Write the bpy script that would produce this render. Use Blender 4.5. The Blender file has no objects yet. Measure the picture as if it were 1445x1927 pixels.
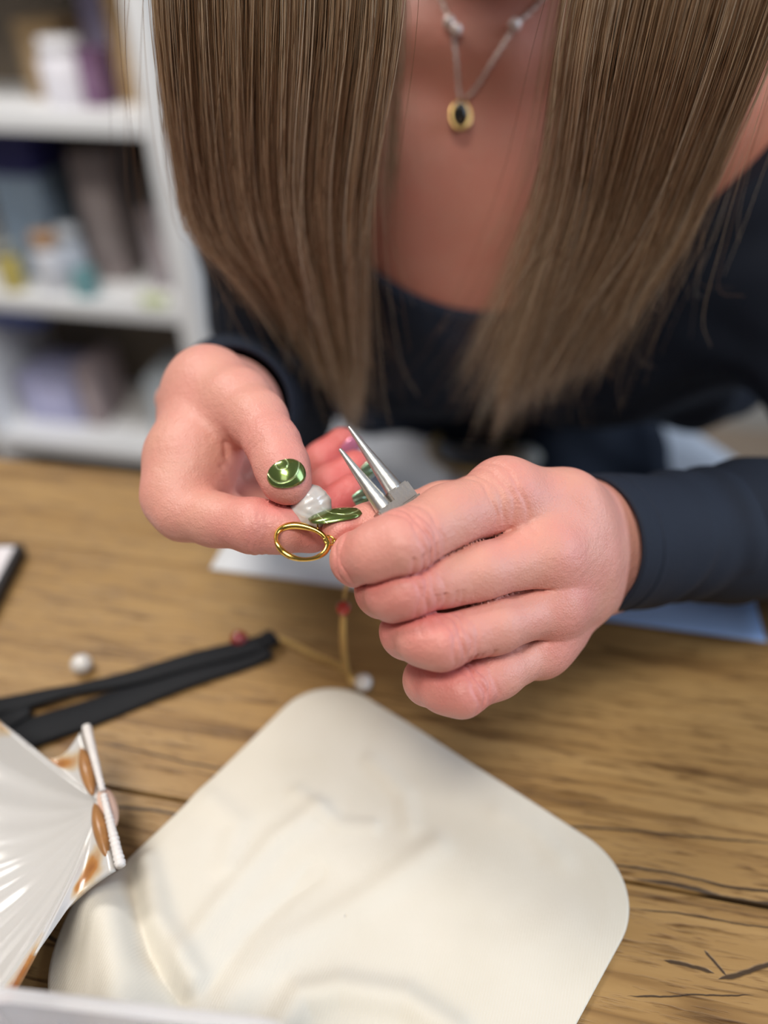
import bpy, bmesh, math, random
import numpy as np
from mathutils import Vector, Matrix

random.seed(7)
rng = np.random.default_rng(11)
scene = bpy.context.scene
COL = scene.collection

# ------------------------------------------------------------------ camera
FPX, PITCH, CAMH = 1400.0, math.radians(38.0), 0.28
cam_data = bpy.data.cameras.new('camera')
cam = bpy.data.objects.new('camera', cam_data)
COL.objects.link(cam)
cam.location = (0, 0, CAMH)
cam.rotation_euler = (math.pi / 2 - PITCH, 0, 0)
cam_data.sensor_fit = 'VERTICAL'
cam_data.sensor_height = 36.0
cam_data.lens = 36.0 * FPX / 1927.0
cam_data.clip_start = 0.01
cam_data.dof.use_dof = True
cam_data.dof.focus_distance = 0.2405
cam_data.dof.aperture_fstop = 2.8
cam_data.dof.aperture_blades = 0
scene.camera = cam

# ------------------------------------------------------------------ world, lights, exposure
world = bpy.data.worlds.new('room_light')
scene.world = world
world.use_nodes = True
world.node_tree.nodes['Background'].inputs[0].default_value = (0.90, 0.93, 1.0, 1)
world.node_tree.nodes['Background'].inputs[1].default_value = 0.10

def area(name, loc, target, sx, sy, power, color):
    L = bpy.data.lights.new(name, 'AREA')
    L.shape = 'RECTANGLE'; L.size = sx; L.size_y = sy
    L.energy = power; L.color = color
    o = bpy.data.objects.new(name, L); COL.objects.link(o)
    o.location = loc
    o.rotation_euler = (Vector(target) - Vector(loc)).to_track_quat('-Z', 'Y').to_euler()
    return o
# shop window behind the photographer, high up: two panes, one above the other
area('window_pane_light', (-0.20, -.46, 1.80), (0, .25, .05), .75, .42, 23.5, (1.0, .94, .84))
area('window_pane_light', (-0.26, -.98, 1.52), (0, .25, .05), .75, .42, 3.2, (1.0, .93, .83))
# glazed door on the right: cool sky light
area('door_glass_light', (1.95, .08, .90), (.1, .3, .10), 1.0, 1.6, 29, (.68, .82, 1.0))
# ceiling lamp over the shelves
area('ceiling_lamp_light', (-.9, .75, 1.55), (-.75, 1.45, -.2), .8, .3, 23, (1.0, .97, .93))

scene.cycles.max_bounces = 7
scene.cycles.diffuse_bounces = 3
scene.cycles.glossy_bounces = 3
scene.cycles.transmission_bounces = 4
scene.cycles.adaptive_threshold = .03
scene.view_settings.view_transform = 'Standard'
scene.view_settings.look = 'None'
scene.view_settings.exposure = 0.0
scene.view_settings.gamma = 1.0
scene.view_settings.use_curve_mapping = False

# ------------------------------------------------------------------ helpers
CP = np.array([0, 0, CAMH])
FWD = np.array([0, math.cos(PITCH), -math.sin(PITCH)])
UPV = np.array([0, math.sin(PITCH), math.cos(PITCH)])
RGT = np.array([1.0, 0, 0])
def W(px, py, d):
    """a point of the place, given where it is seen and how far in front it stands (metres)"""
    return CP + d * (FWD + (px - 722.5) / FPX * RGT - (py - 963.5) / FPX * UPV)
def T(px, py, z=0.0):
    r = FWD + (px - 722.5) / FPX * RGT - (py - 963.5) / FPX * UPV
    return CP + r * ((z - CAMH) / r[2])
def cdir(x, y, d):
    """direction right / down / away from the viewer -> world"""
    v = x * RGT - y * UPV + d * FWD
    return v / np.linalg.norm(v)

def empty(name, loc=(0, 0, 0)):
    o = bpy.data.objects.new(name, None); COL.objects.link(o)
    o.location = loc; o.empty_display_size = .01
    return o
def tag(o, label=None, cat=None, group=None, kind=None):
    if label: o['label'] = label
    if cat: o['category'] = cat
    if group: o['group'] = group
    if kind: o['kind'] = kind
    return o
def link(name, me, mat=None, parent=None, smooth=True):
    o = bpy.data.objects.new(name, me); COL.objects.link(o)
    if mat is not None:
        me.materials.clear(); me.materials.append(mat)
    if smooth and me.polygons:
        me.polygons.foreach_set('use_smooth', [True] * len(me.polygons))
    if parent is not None:
        o.parent = parent
        o.matrix_parent_inverse = Matrix.Translation(-Vector(parent.location))
    return o
def mesh_np(name, v, f):
    me = bpy.data.meshes.new(name)
    me.from_pydata([tuple(map(float, p)) for p in v], [], [tuple(map(int, q)) for q in f])
    me.update()
    return me
def mesh_fast(name, v, quads):
    me = bpy.data.meshes.new(name)
    n = len(v); m = len(quads)
    me.vertices.add(n); me.vertices.foreach_set('co', np.asarray(v, np.float32).ravel())
    me.loops.add(m * 4); me.loops.foreach_set('vertex_index', np.asarray(quads, np.int32).ravel())
    me.polygons.add(m)
    me.polygons.foreach_set('loop_start', np.arange(0, m * 4, 4, dtype=np.int32))
    me.polygons.foreach_set('loop_total', np.full(m, 4, np.int32))
    me.update(calc_edges=True); me.validate()
    return me
def bm_mesh(name, bm):
    me = bpy.data.meshes.new(name); bm.normal_update(); bm.to_mesh(me); bm.free(); return me
def join(parts):
    vs, fs, o = [], [], 0
    for v, f in parts:
        v = np.asarray(v); f = np.asarray(f)
        vs.append(v); fs.append(f + o); o += len(v)
    return np.concatenate(vs), np.concatenate(fs)
def bez_box(sx, sy, sz, bev=.002, seg=2):
    bm = bmesh.new()
    bmesh.ops.create_cube(bm, size=1)
    bmesh.ops.scale(bm, vec=(sx, sy, sz), verts=bm.verts)
    if bev: bmesh.ops.bevel(bm, geom=bm.edges[:], offset=bev, segments=seg, affect='EDGES', profile=.6)
    return bm
def box(name, size, loc, mat, parent=None, rz=0, bev=.002, seg=2, smooth=False):
    bm = bez_box(*size, bev, seg)
    bmesh.ops.transform(bm, matrix=Matrix.Translation(Vector(loc)) @ Matrix.Rotation(rz, 4, 'Z'), verts=bm.verts)
    return link(name, bm_mesh(name, bm), mat, parent, smooth)
def lathe(prof, seg=32, caps=True):
    """profile [(r,z)] -> verts, quads"""
    v, f = [], []
    for r, z in prof:
        for k in range(seg):
            a = 2 * math.pi * k / seg
            v.append((r * math.cos(a), r * math.sin(a), z))
    for i in range(len(prof) - 1):
        for k in range(seg):
            k2 = (k + 1) % seg
            f.append((i * seg + k, i * seg + k2, (i + 1) * seg + k2, (i + 1) * seg + k))
    return np.array(v), np.array(f)
def frame_path(P):
    P = np.asarray(P, float)
    Tn = np.gradient(P, axis=0); Tn /= np.linalg.norm(Tn, axis=1)[:, None]
    n = np.cross(Tn[0], [0.31, .2, .93]); n /= np.linalg.norm(n)
    N = []
    for t in Tn:
        n = n - t * np.dot(n, t); n /= np.linalg.norm(n); N.append(n.copy())
    N = np.array(N); B = np.cross(Tn, N)
    return P, Tn, N, B
def tube(P, rad, seg=12, closed=False, rfun=None, cap=True):
    P, Tn, N, B = frame_path(P)
    n = len(P); rad = np.broadcast_to(np.asarray(rad, float), (n,))
    a = np.arange(seg) * 2 * np.pi / seg
    v = np.empty((n, seg, 3))
    for i in range(n):
        r = rad[i] * (np.ones(seg) if rfun is None else rfun(i, a))
        v[i] = P[i] + N[i] * (np.cos(a) * r)[:, None] + B[i] * (np.sin(a) * r)[:, None]
    f = []
    m = n if closed else n - 1
    for i in range(m):
        j = (i + 1) % n
        for k in range(seg):
            k2 = (k + 1) % seg
            f.append((i * seg + k, i * seg + k2, j * seg + k2, j * seg + k))
    v = v.reshape(-1, 3)
    if cap and not closed:
        v = np.concatenate([v, [P[0], P[-1]]])
        for k in range(seg):
            k2 = (k + 1) % seg
            f.append((n * seg, k2, k, n * seg)); f.append((n * seg + 1, (n - 1) * seg + k, (n - 1) * seg + k2, n * seg + 1))
    return v, f
def clean_faces(f):
    out = []
    for q in f:
        s = []
        for i in q:
            if i not in s: s.append(int(i))
        if len(s) > 2: out.append(tuple(s))
    return out
def obj_vf(name, v, f, mat, parent=None, smooth=True):
    me = bpy.data.meshes.new(name)
    me.from_pydata([tuple(map(float, p)) for p in v], [], clean_faces(f)); me.update()
    return link(name, me, mat, parent, smooth)
def crom(pts, n):
    """Catmull-Rom through pts -> n samples"""
    P = np.asarray(pts, float)
    P = np.concatenate([[2 * P[0] - P[1]], P, [2 * P[-1] - P[-2]]])
    u = np.linspace(0, len(P) - 3 - 1e-6, n); i = u.astype(int); t = (u - i)[:, None]
    a, b, c, d = P[i], P[i + 1], P[i + 2], P[i + 3]
    return .5 * (2 * b + (c - a) * t + (2 * a - 5 * b + 4 * c - d) * t ** 2 + (3 * b - a - 3 * c + d) * t ** 3)

# ------------------------------------------------------------------ materials
def mat_new(name):
    m = bpy.data.materials.new(name); m.use_nodes = True
    nt = m.node_tree; return m, nt, nt.nodes['Principled BSDF']
def N(nt, t, **kw):
    n = nt.nodes.new(t)
    for k, v in kw.items():
        if k.startswith('i_'):
            n.inputs[k[2:]].default_value = v
        else: setattr(n, k, v)
    return n
def simple(name, col, rough=.5, metal=0, spec=.5, noise=0.0, scale=40, bump=0.0, bscale=200, sss=0, **kw):
    m, nt, b = mat_new(name)
    b.inputs['Base Color'].default_value = (*col, 1)
    b.inputs['Roughness'].default_value = rough
    b.inputs['Metallic'].default_value = metal
    b.inputs['Specular IOR Level'].default_value = spec
    tc = N(nt, 'ShaderNodeTexCoord')
    if noise:
        nz = N(nt, 'ShaderNodeTexNoise'); nz.inputs['Scale'].default_value = scale; nz.inputs['Detail'].default_value = 5
        nt.links.new(tc.outputs['Object'], nz.inputs['Vector'])
        mx = N(nt, 'ShaderNodeMix', data_type='RGBA')
        mx.inputs['A'].default_value = (*[c * (1 - noise) for c in col], 1)
        mx.inputs['B'].default_value = (*[min(1, c * (1 + noise)) for c in col], 1)
        nt.links.new(nz.outputs['Fac'], mx.inputs['Factor'])
        nt.links.new(mx.outputs['Result'], b.inputs['Base Color'])
    if bump:
        nb = N(nt, 'ShaderNodeTexNoise'); nb.inputs['Scale'].default_value = bscale; nb.inputs['Detail'].default_value = 4
        nt.links.new(tc.outputs['Object'], nb.inputs['Vector'])
        bp = N(nt, 'ShaderNodeBump'); bp.inputs['Strength'].default_value = bump; bp.inputs['Distance'].default_value = .001
        nt.links.new(nb.outputs['Fac'], bp.inputs['Height']); nt.links.new(bp.outputs['Normal'], b.inputs['Normal'])
    if sss:
        b.inputs['Subsurface Weight'].default_value = sss
        b.inputs['Subsurface Radius'].default_value = (1, .6, .4)
        b.inputs['Subsurface Scale'].default_value = .003
    for k, v in kw.items():
        b.inputs[k.replace('_', ' ')].default_value = v
    return m
def ramp(nt, stops, interp='LINEAR'):
    r = N(nt, 'ShaderNodeValToRGB'); e = r.color_ramp; e.interpolation = interp
    while len(e.elements) < len(stops): e.elements.new(.5)
    for el, (p, c) in zip(e.elements, stops):
        el.position = p; el.color = (*c, 1)
    return r

def skin_material():
    m, nt, b = mat_new('skin')
    L = nt.links.new
    at = N(nt, 'ShaderNodeAttribute', attribute_name='red')
    tc = N(nt, 'ShaderNodeTexCoord')
    nz = N(nt, 'ShaderNodeTexNoise'); nz.inputs['Scale'].default_value = 70; nz.inputs['Detail'].default_value = 6
    L(tc.outputs['Object'], nz.inputs['Vector'])
    add = N(nt, 'ShaderNodeMath', operation='MULTIPLY_ADD'); add.inputs[1].default_value = .55; add.inputs[2].default_value = -.24
    L(nz.outputs['Fac'], add.inputs[0])
    s = N(nt, 'ShaderNodeMath', operation='ADD', use_clamp=True)
    L(add.outputs[0], s.inputs[0]); L(at.outputs['Fac'], s.inputs[1])
    r = ramp(nt, [(0, (.70, .37, .28)), (.4, (.71, .31, .26)), (.75, (.69, .21, .19)), (1, (.64, .14, .13))])
    L(s.outputs[0], r.inputs['Fac'])
    chest_shade = N(nt, 'ShaderNodeAttribute', attribute_name='tan')  # darker skin tone that carries the shade on the chest
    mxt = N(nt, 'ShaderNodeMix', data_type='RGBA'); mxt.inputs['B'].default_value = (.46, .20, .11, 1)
    L(chest_shade.outputs['Fac'], mxt.inputs['Factor']); L(r.outputs['Color'], mxt.inputs['A'])
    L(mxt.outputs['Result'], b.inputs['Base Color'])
    b.inputs['Roughness'].default_value = .43
    b.inputs['Specular IOR Level'].default_value = .42
    b.inputs['Subsurface Weight'].default_value = .10
    b.inputs['Subsurface Radius'].default_value = (1.0, .35, .2)
    b.inputs['Subsurface Scale'].default_value = .002
    # fine skin cells + pores
    vo = N(nt, 'ShaderNodeTexVoronoi', feature='DISTANCE_TO_EDGE'); vo.inputs['Scale'].default_value = 950
    L(tc.outputs['Object'], vo.inputs['Vector'])
    n2 = N(nt, 'ShaderNodeTexNoise'); n2.inputs['Scale'].default_value = 420; n2.inputs['Detail'].default_value = 5
    L(tc.outputs['Object'], n2.inputs['Vector'])
    mx = N(nt, 'ShaderNodeMath', operation='MULTIPLY_ADD'); mx.inputs[1].default_value = .5
    L(vo.outputs['Distance'], mx.inputs[0]); L(n2.outputs['Fac'], mx.inputs[2])
    bp = N(nt, 'ShaderNodeBump'); bp.inputs['Strength'].default_value = .5; bp.inputs['Distance'].default_value = .0007
    L(mx.outputs[0], bp.inputs['Height']); L(bp.outputs['Normal'], b.inputs['Normal'])
    return m

def wood_material(table, cracks):
    m, nt, b = mat_new('oak_wood')
    L = nt.links.new
    tt = N(nt, 'ShaderNodeTexCoord'); tt.object = table
    sx = N(nt, 'ShaderNodeSeparateXYZ'); L(tt.outputs['Object'], sx.inputs[0])
    def mth(op, a, bb, clamp=False):
        n = N(nt, 'ShaderNodeMath', operation=op, use_clamp=clamp)
        for k, x in enumerate((a, bb)):
            if isinstance(x, (int, float)): n.inputs[k].default_value = x
            else: L(x, n.inputs[k])
        return n.outputs[0]
    cn = N(nt, 'ShaderNodeTexNoise'); cn.inputs['Scale'].default_value = 26; cn.inputs['Detail'].default_value = 5
    L(tt.outputs['Object'], cn.inputs['Vector'])
    wob = mth('MULTIPLY', mth('SUBTRACT', cn.outputs['Fac'], .5), .007)
    crk = None
    for (xa, ya, xb, yb, w) in cracks:      # line from a to b on the table top, half width w
        ln = math.hypot(xb - xa, yb - ya); dx, dy = (xb - xa) / ln, (yb - ya) / ln
        rx, ry = mth('SUBTRACT', sx.outputs[0], xa), mth('SUBTRACT', sx.outputs[1], ya)
        al = mth('ADD', mth('MULTIPLY', rx, dx), mth('MULTIPLY', ry, dy))
        ac = mth('ABSOLUTE', mth('ADD', mth('SUBTRACT', mth('MULTIPLY', ry, dx), mth('MULTIPLY', rx, dy)), wob), 0)
        t = mth('DIVIDE', al, ln)
        env = mth('MULTIPLY', mth('MULTIPLY', t, mth('SUBTRACT', 1.0, t)), 4.0)
        wl = mth('MULTIPLY', mth('MAXIMUM', mth('MINIMUM', mth('MULTIPLY', env, 2.0), 1.0), 0.0), w)
        k = mth('SUBTRACT', 1.0, mth('DIVIDE', ac, mth('MAXIMUM', wl, 1e-6)), True)
        k = mth('MULTIPLY', k, 1.8, True)
        crk = k if crk is None else mth('MAXIMUM', crk, k)
    tc = N(nt, 'ShaderNodeTexCoord')
    oi = N(nt, 'ShaderNodeObjectInfo')
    mp = N(nt, 'ShaderNodeMapping'); mp.inputs['Scale'].default_value = (1.0, 13.0, 3.0)
    L(tc.outputs['Object'], mp.inputs['Vector'])
    off = N(nt, 'ShaderNodeVectorMath', operation='ADD')
    L(mp.outputs['Vector'], off.inputs[0])
    cr = N(nt, 'ShaderNodeCombineXYZ'); ml = N(nt, 'ShaderNodeMath', operation='MULTIPLY'); ml.inputs[1].default_value = 17.0
    L(oi.outputs['Random'], ml.inputs[0]); L(ml.outputs[0], cr.inputs[0]); L(ml.outputs[0], cr.inputs[1])
    L(cr.outputs[0], off.inputs[1])
    V = off.outputs[0]
    n1 = N(nt, 'ShaderNodeTexNoise'); n1.inputs['Scale'].default_value = 7; n1.inputs['Detail'].default_value = 8; n1.inputs['Roughness'].default_value = .62; n1.inputs['Distortion'].default_value = .7
    L(V, n1.inputs['Vector'])
    r1 = ramp(nt, [(.18, (.235, .125, .045)), (.40, (.325, .19, .07)), (.62, (.385, .235, .092)), (.85, (.46, .30, .135))])
    L(n1.outputs['Fac'], r1.inputs['Fac'])
    # fine dark pores along the grain
    mp2 = N(nt, 'ShaderNodeMapping'); mp2.inputs['Scale'].default_value = (24, 260, 60)
    L(tc.outputs['Object'], mp2.inputs['Vector'])
    n2 = N(nt, 'ShaderNodeTexNoise'); n2.inputs['Scale'].default_value = 1.6; n2.inputs['Detail'].default_value = 5; n2.inputs['Distortion'].default_value = .4
    L(mp2.outputs['Vector'], n2.inputs['Vector'])
    r2 = ramp(nt, [(.30, (.35, .28, .2)), (.46, (1, 1, 1)), (1, (1, 1, 1))])
    L(n2.outputs['Fac'], r2.inputs['Fac'])
    mu = N(nt, 'ShaderNodeMix', data_type='RGBA', blend_type='MULTIPLY'); mu.inputs['Factor'].default_value = .85
    L(r1.outputs['Color'], mu.inputs['A']); L(r2.outputs['Color'], mu.inputs['B'])
    # long dark hair cracks
    mp3 = N(nt, 'ShaderNodeMapping'); mp3.inputs['Scale'].default_value = (1.1, 16, 4)
    L(off.outputs[0], mp3.inputs['Vector'])
    wv = N(nt, 'ShaderNodeTexNoise'); wv.inputs['Scale'].default_value = 1.1; wv.inputs['Detail'].default_value = 4; wv.inputs['Distortion'].default_value = .5
    mp3.inputs['Scale'].default_value = (.9, 1.6, 1)
    L(mp3.outputs['Vector'], wv.inputs['Vector'])
    ab = N(nt, 'ShaderNodeMath', operation='SUBTRACT'); ab.inputs[1].default_value = .5
    L(wv.outputs['Fac'], ab.inputs[0])
    aa = N(nt, 'ShaderNodeMath', operation='ABSOLUTE'); L(ab.outputs[0], aa.inputs[0])
    r3 = ramp(nt, [(0, (.22, .15, .10)), (.006, (.45, .36, .28)), (.014, (1, 1, 1))])
    L(aa.outputs[0], r3.inputs['Fac'])
    m3 = N(nt, 'ShaderNodeMix', data_type='RGBA', blend_type='MULTIPLY'); m3.inputs['Factor'].default_value = .5
    L(mu.outputs['Result'], m3.inputs['A']); L(r3.outputs['Color'], m3.inputs['B'])
    # knots
    vo = N(nt, 'ShaderNodeTexVoronoi'); vo.inputs['Scale'].default_value = 9
    mp4 = N(nt, 'ShaderNodeMapping'); mp4.inputs['Scale'].default_value = (.8, 1.5, 1); L(tc.outputs['Object'], mp4.inputs['Vector'])
    L(mp4.outputs['Vector'], vo.inputs['Vector'])
    r4 = ramp(nt, [(0, (.34, .24, .16)), (.04, (.65, .55, .46)), (.09, (1, 1, 1))])
    L(vo.outputs['Distance'], r4.inputs['Fac'])
    m4 = N(nt, 'ShaderNodeMix', data_type='RGBA', blend_type='MULTIPLY'); m4.inputs['Factor'].default_value = .8
    L(m3.outputs['Result'], m4.inputs['A']); L(r4.outputs['Color'], m4.inputs['B'])
    m5 = N(nt, 'ShaderNodeMix', data_type='RGBA'); m5.inputs['B'].default_value = (.035, .02, .012, 1)
    L(mth('MULTIPLY', crk, .92), m5.inputs['Factor']); L(m4.outputs['Result'], m5.inputs['A'])
    # short open pores
    mp6 = N(nt, 'ShaderNodeMapping'); mp6.inputs['Scale'].default_value = (90, 900, 200); L(tc.outputs['Object'], mp6.inputs['Vector'])
    n6 = N(nt, 'ShaderNodeTexNoise'); n6.inputs['Scale'].default_value = 1.0; n6.inputs['Detail'].default_value = 3; L(mp6.outputs['Vector'], n6.inputs['Vector'])
    r6 = ramp(nt, [(.28, (.5, .42, .34)), (.42, (1, 1, 1)), (.62, (1, 1, 1)), (.8, (1.12, 1.1, 1.06))]); L(n6.outputs['Fac'], r6.inputs['Fac'])
    m6 = N(nt, 'ShaderNodeMix', data_type='RGBA', blend_type='MULTIPLY'); m6.inputs['Factor'].default_value = .8
    L(m5.outputs['Result'], m6.inputs['A']); L(r6.outputs['Color'], m6.inputs['B'])
    L(m6.outputs['Result'], b.inputs['Base Color'])
    b.inputs['Roughness'].default_value = .42
    b.inputs['Specular IOR Level'].default_value = .45
    bp = N(nt, 'ShaderNodeBump'); bp.inputs['Strength'].default_value = .35; bp.inputs['Distance'].default_value = .0008
    mm = N(nt, 'ShaderNodeMath', operation='MULTIPLY')
    L(r2.outputs['Color'], mm.inputs[0]); L(mth('SUBTRACT', r6.outputs['Color'], mth('MULTIPLY', crk, .8)), mm.inputs[1])
    L(mm.outputs[0], bp.inputs['Height']); L(bp.outputs['Normal'], b.inputs['Normal'])
    return m

def nail_material(name, col, swirl=True):
    m, nt, b = mat_new(name)
    L = nt.links.new
    b.inputs['Base Color'].default_value = (*col, 1)
    b.inputs['Metallic'].default_value = .75
    b.inputs['Roughness'].default_value = .2
    b.inputs['Coat Weight'].default_value = .8
    b.inputs['Coat Roughness'].default_value = .05
    uv = N(nt, 'ShaderNodeUVMap')
    nz = N(nt, 'ShaderNodeTexNoise'); nz.inputs['Scale'].default_value = 2.2
    L(uv.outputs[0], nz.inputs['Vector'])
    wv = N(nt, 'ShaderNodeTexWave', wave_type='RINGS', rings_direction='SPHERICAL'); wv.inputs['Scale'].default_value = 1.15; wv.inputs['Distortion'].default_value = 1.6; wv.inputs['Detail'].default_value = 0; wv.inputs['Detail Scale'].default_value = 1.5
    mp = N(nt, 'ShaderNodeMapping'); mp.inputs['Location'].default_value = (-.3, -.55, 0)
    L(uv.outputs[0], mp.inputs['Vector']); L(mp.outputs[0], wv.inputs['Vector'])
    rp = ramp(nt, [(0, (0, 0, 0)), (.93, (0, 0, 0)), (.99, (1, 1, 1))])
    L(wv.outputs['Fac'], rp.inputs['Fac'])
    mx = N(nt, 'ShaderNodeMix', data_type='RGBA')
    mx.inputs['A'].default_value = (*col, 1); mx.inputs['B'].default_value = (*[min(1, c * 2.2 + .2) for c in col], 1)
    L(rp.outputs['Color'], mx.inputs['Factor']); L(mx.outputs['Result'], b.inputs['Base Color'])
    bp = N(nt, 'ShaderNodeBump'); bp.inputs['Strength'].default_value = .6; bp.inputs['Distance'].default_value = .0003
    L(rp.outputs['Color'], bp.inputs['Height']); L(bp.outputs['Normal'], b.inputs['Normal'])
    return m

M = {}
M['skin'] = skin_material()
M['gold'] = simple('polished_gold', (.86, .56, .13), .16, 1.0)
M['chain_gold'] = simple('chain_gold', (.72, .50, .20), .3, 1.0)
M['steel'] = simple('brushed_steel', (.74, .74, .72), .42, 1.0, bump=.1, bscale=900)
M['steel_dark'] = simple('plier_joint_steel', (.40, .36, .33), .42, 1.0, bump=.12, bscale=900)
M['black_grip'] = simple('black_grip', (.02, .02, .022), .5)
M['pearl'] = simple('pearl', (.70, .67, .65), .18, .0, .7, noise=.1, scale=260, bump=.1, bscale=260, sss=.2, Coat_Weight=.6, Coat_Roughness=.12, Sheen_Weight=.2)
M['red_bead'] = simple('red_glass', (.55, .035, .015), .12, 0, .6, sss=.2, Coat_Weight=.5)
M['dark_red_bead'] = simple('dark_red_glass', (.25, .01, .015), .1, 0, .6, Coat_Weight=.6)
M['nail'] = nail_material('green_metallic_polish', (.17, .24, .065))
M['nail_teal'] = nail_material('teal_metallic_polish', (.20, .40, .27))
M['nail_pink'] = simple('pink_pearl_polish', (.62, .22, .36), .2, .3, Coat_Weight=.6)
M['white_cloth'] = None
M['top'] = simple('navy_black_jersey', (.011, .016, .030), .8, 0, .3, noise=.12, scale=60, bump=.25, bscale=1500)
M['trousers'] = simple('pale_blue_grey_trousers', (.74, .77, .84), .85, 0, .2, noise=.06, bump=.3, bscale=900)
M['paper'] = simple('white_paper', (.80, .81, .84), .7, 0, .3)
M['blue_paper'] = simple('pale_blue_paper', (.38, .56, .95), .6, 0, .3)  # white paper with the blue window light put into its colour
M['white_lac'] = simple('white_laminate', (.82, .82, .83), .5, 0, .4)
M['black_strap'] = simple('black_fabric_strap', (.010, .011, .014), .72, 0, .3, bump=.3, bscale=1500)
M['wall'] = simple('grey_wall_paint', (.34, .33, .31), .8, bump=.1)
M['floor'] = simple('floor_grey_brown', (.26, .2, .15), .6, noise=.2, scale=6)
# ------------------------------------------------------------------ distance-field modelling of the figure
def seg_t(p, a, b):
    ab = b - a
    t = np.clip(((p - a) @ ab) / (ab @ ab), 0, 1)
    return t
def cap(p, a, b, ra, rb):
    t = seg_t(p, a, b)
    q = p - a - t[:, None] * (b - a)
    return np.sqrt((q * q).sum(1)) - (ra + (rb - ra) * t)
def sph(p, c, r):
    q = p - c
    return np.sqrt((q * q).sum(1)) - r
def ell(p, c, r, R=None):
    q = p - c
    if R is not None: q = q @ R
    k0 = np.sqrt(((q / r) ** 2).sum(1)); k1 = np.sqrt(((q / (np.asarray(r) ** 2)) ** 2).sum(1)) + 1e-9
    return k0 * (k0 - 1) / k1
def smin(a, b, k):
    h = np.maximum(k - np.abs(a - b), 0) / k
    return np.minimum(a, b) - h * h * k * .25
def smax(a, b, k):
    return -smin(-a, -b, k)

def surface_net(f, lo, hi, h, S=4, proj=2):
    lo = np.asarray(lo, float); hi = np.asarray(hi, float)
    nb = np.ceil((hi - lo) / (h * S)).astype(int)
    n = nb * S
    G = np.full(tuple(n), 1.0, np.float32)
    bi = np.stack(np.meshgrid(*[np.arange(k) for k in nb], indexing='ij'), -1).reshape(-1, 3)
    c = lo + (bi * S + (S - 1) / 2) * h
    val = np.concatenate([f(x) for x in np.array_split(c, max(1, len(c) // 200000))])
    G6 = G.reshape(nb[0], S, nb[1], S, nb[2], S)
    G6[:] = val.reshape(nb)[:, None, :, None, :, None]
    act = np.abs(val) < S * h * 1.25
    ab = bi[act]
    off = np.stack(np.meshgrid(*[np.arange(S)] * 3, indexing='ij'), -1).reshape(-1, 3)
    for chunk in np.array_split(ab, max(1, len(ab) * 64 // 400000)):
        idx = (chunk[:, None, :] * S + off[None]).reshape(-1, 3)
        G[idx[:, 0], idx[:, 1], idx[:, 2]] = f(lo + idx * h)
    ins = G < 0
    # active cells
    cnt = np.zeros(tuple(n - 1), np.int8)
    for dx in (0, 1):
        for dy in (0, 1):
            for dz in (0, 1):
                cnt += ins[dx:n[0] - 1 + dx, dy:n[1] - 1 + dy, dz:n[2] - 1 + dz]
    cell = np.argwhere((cnt > 0) & (cnt < 8))
    ids = np.full(tuple(n - 1), -1, np.int32)
    ids[cell[:, 0], cell[:, 1], cell[:, 2]] = np.arange(len(cell))
    acc = np.zeros((len(cell), 3)); num = np.zeros(len(cell))
    corners = [(a, b, c2) for a in (0, 1) for b in (0, 1) for c2 in (0, 1)]
    for a in corners:
        for ax in range(3):
            if a[ax]: continue
            b2 = list(a); b2[ax] = 1
            va = G[cell[:, 0] + a[0], cell[:, 1] + a[1], cell[:, 2] + a[2]]
            vb = G[cell[:, 0] + b2[0], cell[:, 1] + b2[1], cell[:, 2] + b2[2]]
            m = (va < 0) != (vb < 0)
            t = np.where(m, va / np.where(m, va - vb, 1), 0)
            pt = np.tile(np.array(a, float), (len(cell), 1)); pt[:, ax] += t
            acc[m] += pt[m]; num[m] += 1
    V = lo + (cell + acc / num[:, None]) * h
    Q = []
    for ax in range(3):
        u, w = (ax + 1) % 3, (ax + 2) % 3
        sl0 = [slice(None)] * 3; sl1 = [slice(None)] * 3
        sl0[ax] = slice(0, n[ax] - 1); sl1[ax] = slice(1, n[ax])
        s0, s1 = ins[tuple(sl0)], ins[tuple(sl1)]
        e = np.argwhere(s0 != s1)
        ok = (e[:, u] > 0) & (e[:, w] > 0) & (e[:, u] < n[u] - 1) & (e[:, w] < n[w] - 1)
        e = e[ok]
        flip = s0[e[:, 0], e[:, 1], e[:, 2]]
        def cid(du, dw):
            k = e.copy(); k[:, u] += du; k[:, w] += dw
            return ids[k[:, 0], k[:, 1], k[:, 2]]
        q = np.stack([cid(-1, -1), cid(0, -1), cid(0, 0), cid(-1, 0)], 1)
        q = np.where(flip[:, None], q, q[:, ::-1])
        Q.append(q)
    Q = np.concatenate(Q); Q = Q[(Q >= 0).all(1)]
    eps = h * .35
    for _ in range(proj):
        d = f(V)
        g = np.stack([f(V + np.eye(3)[i] * eps) - d for i in range(3)], 1)
        g /= np.linalg.norm(g, axis=1)[:, None] + 1e-12
        V = V - g * np.clip(d, -h, h)[:, None] * .8
    return V, Q

def chain(pts):
    P = [W(x, y, d / 1000) for x, y, d, r in pts]
    R = [r * d / 1000 / FPX for x, y, d, r in pts]
    return P, R

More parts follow.
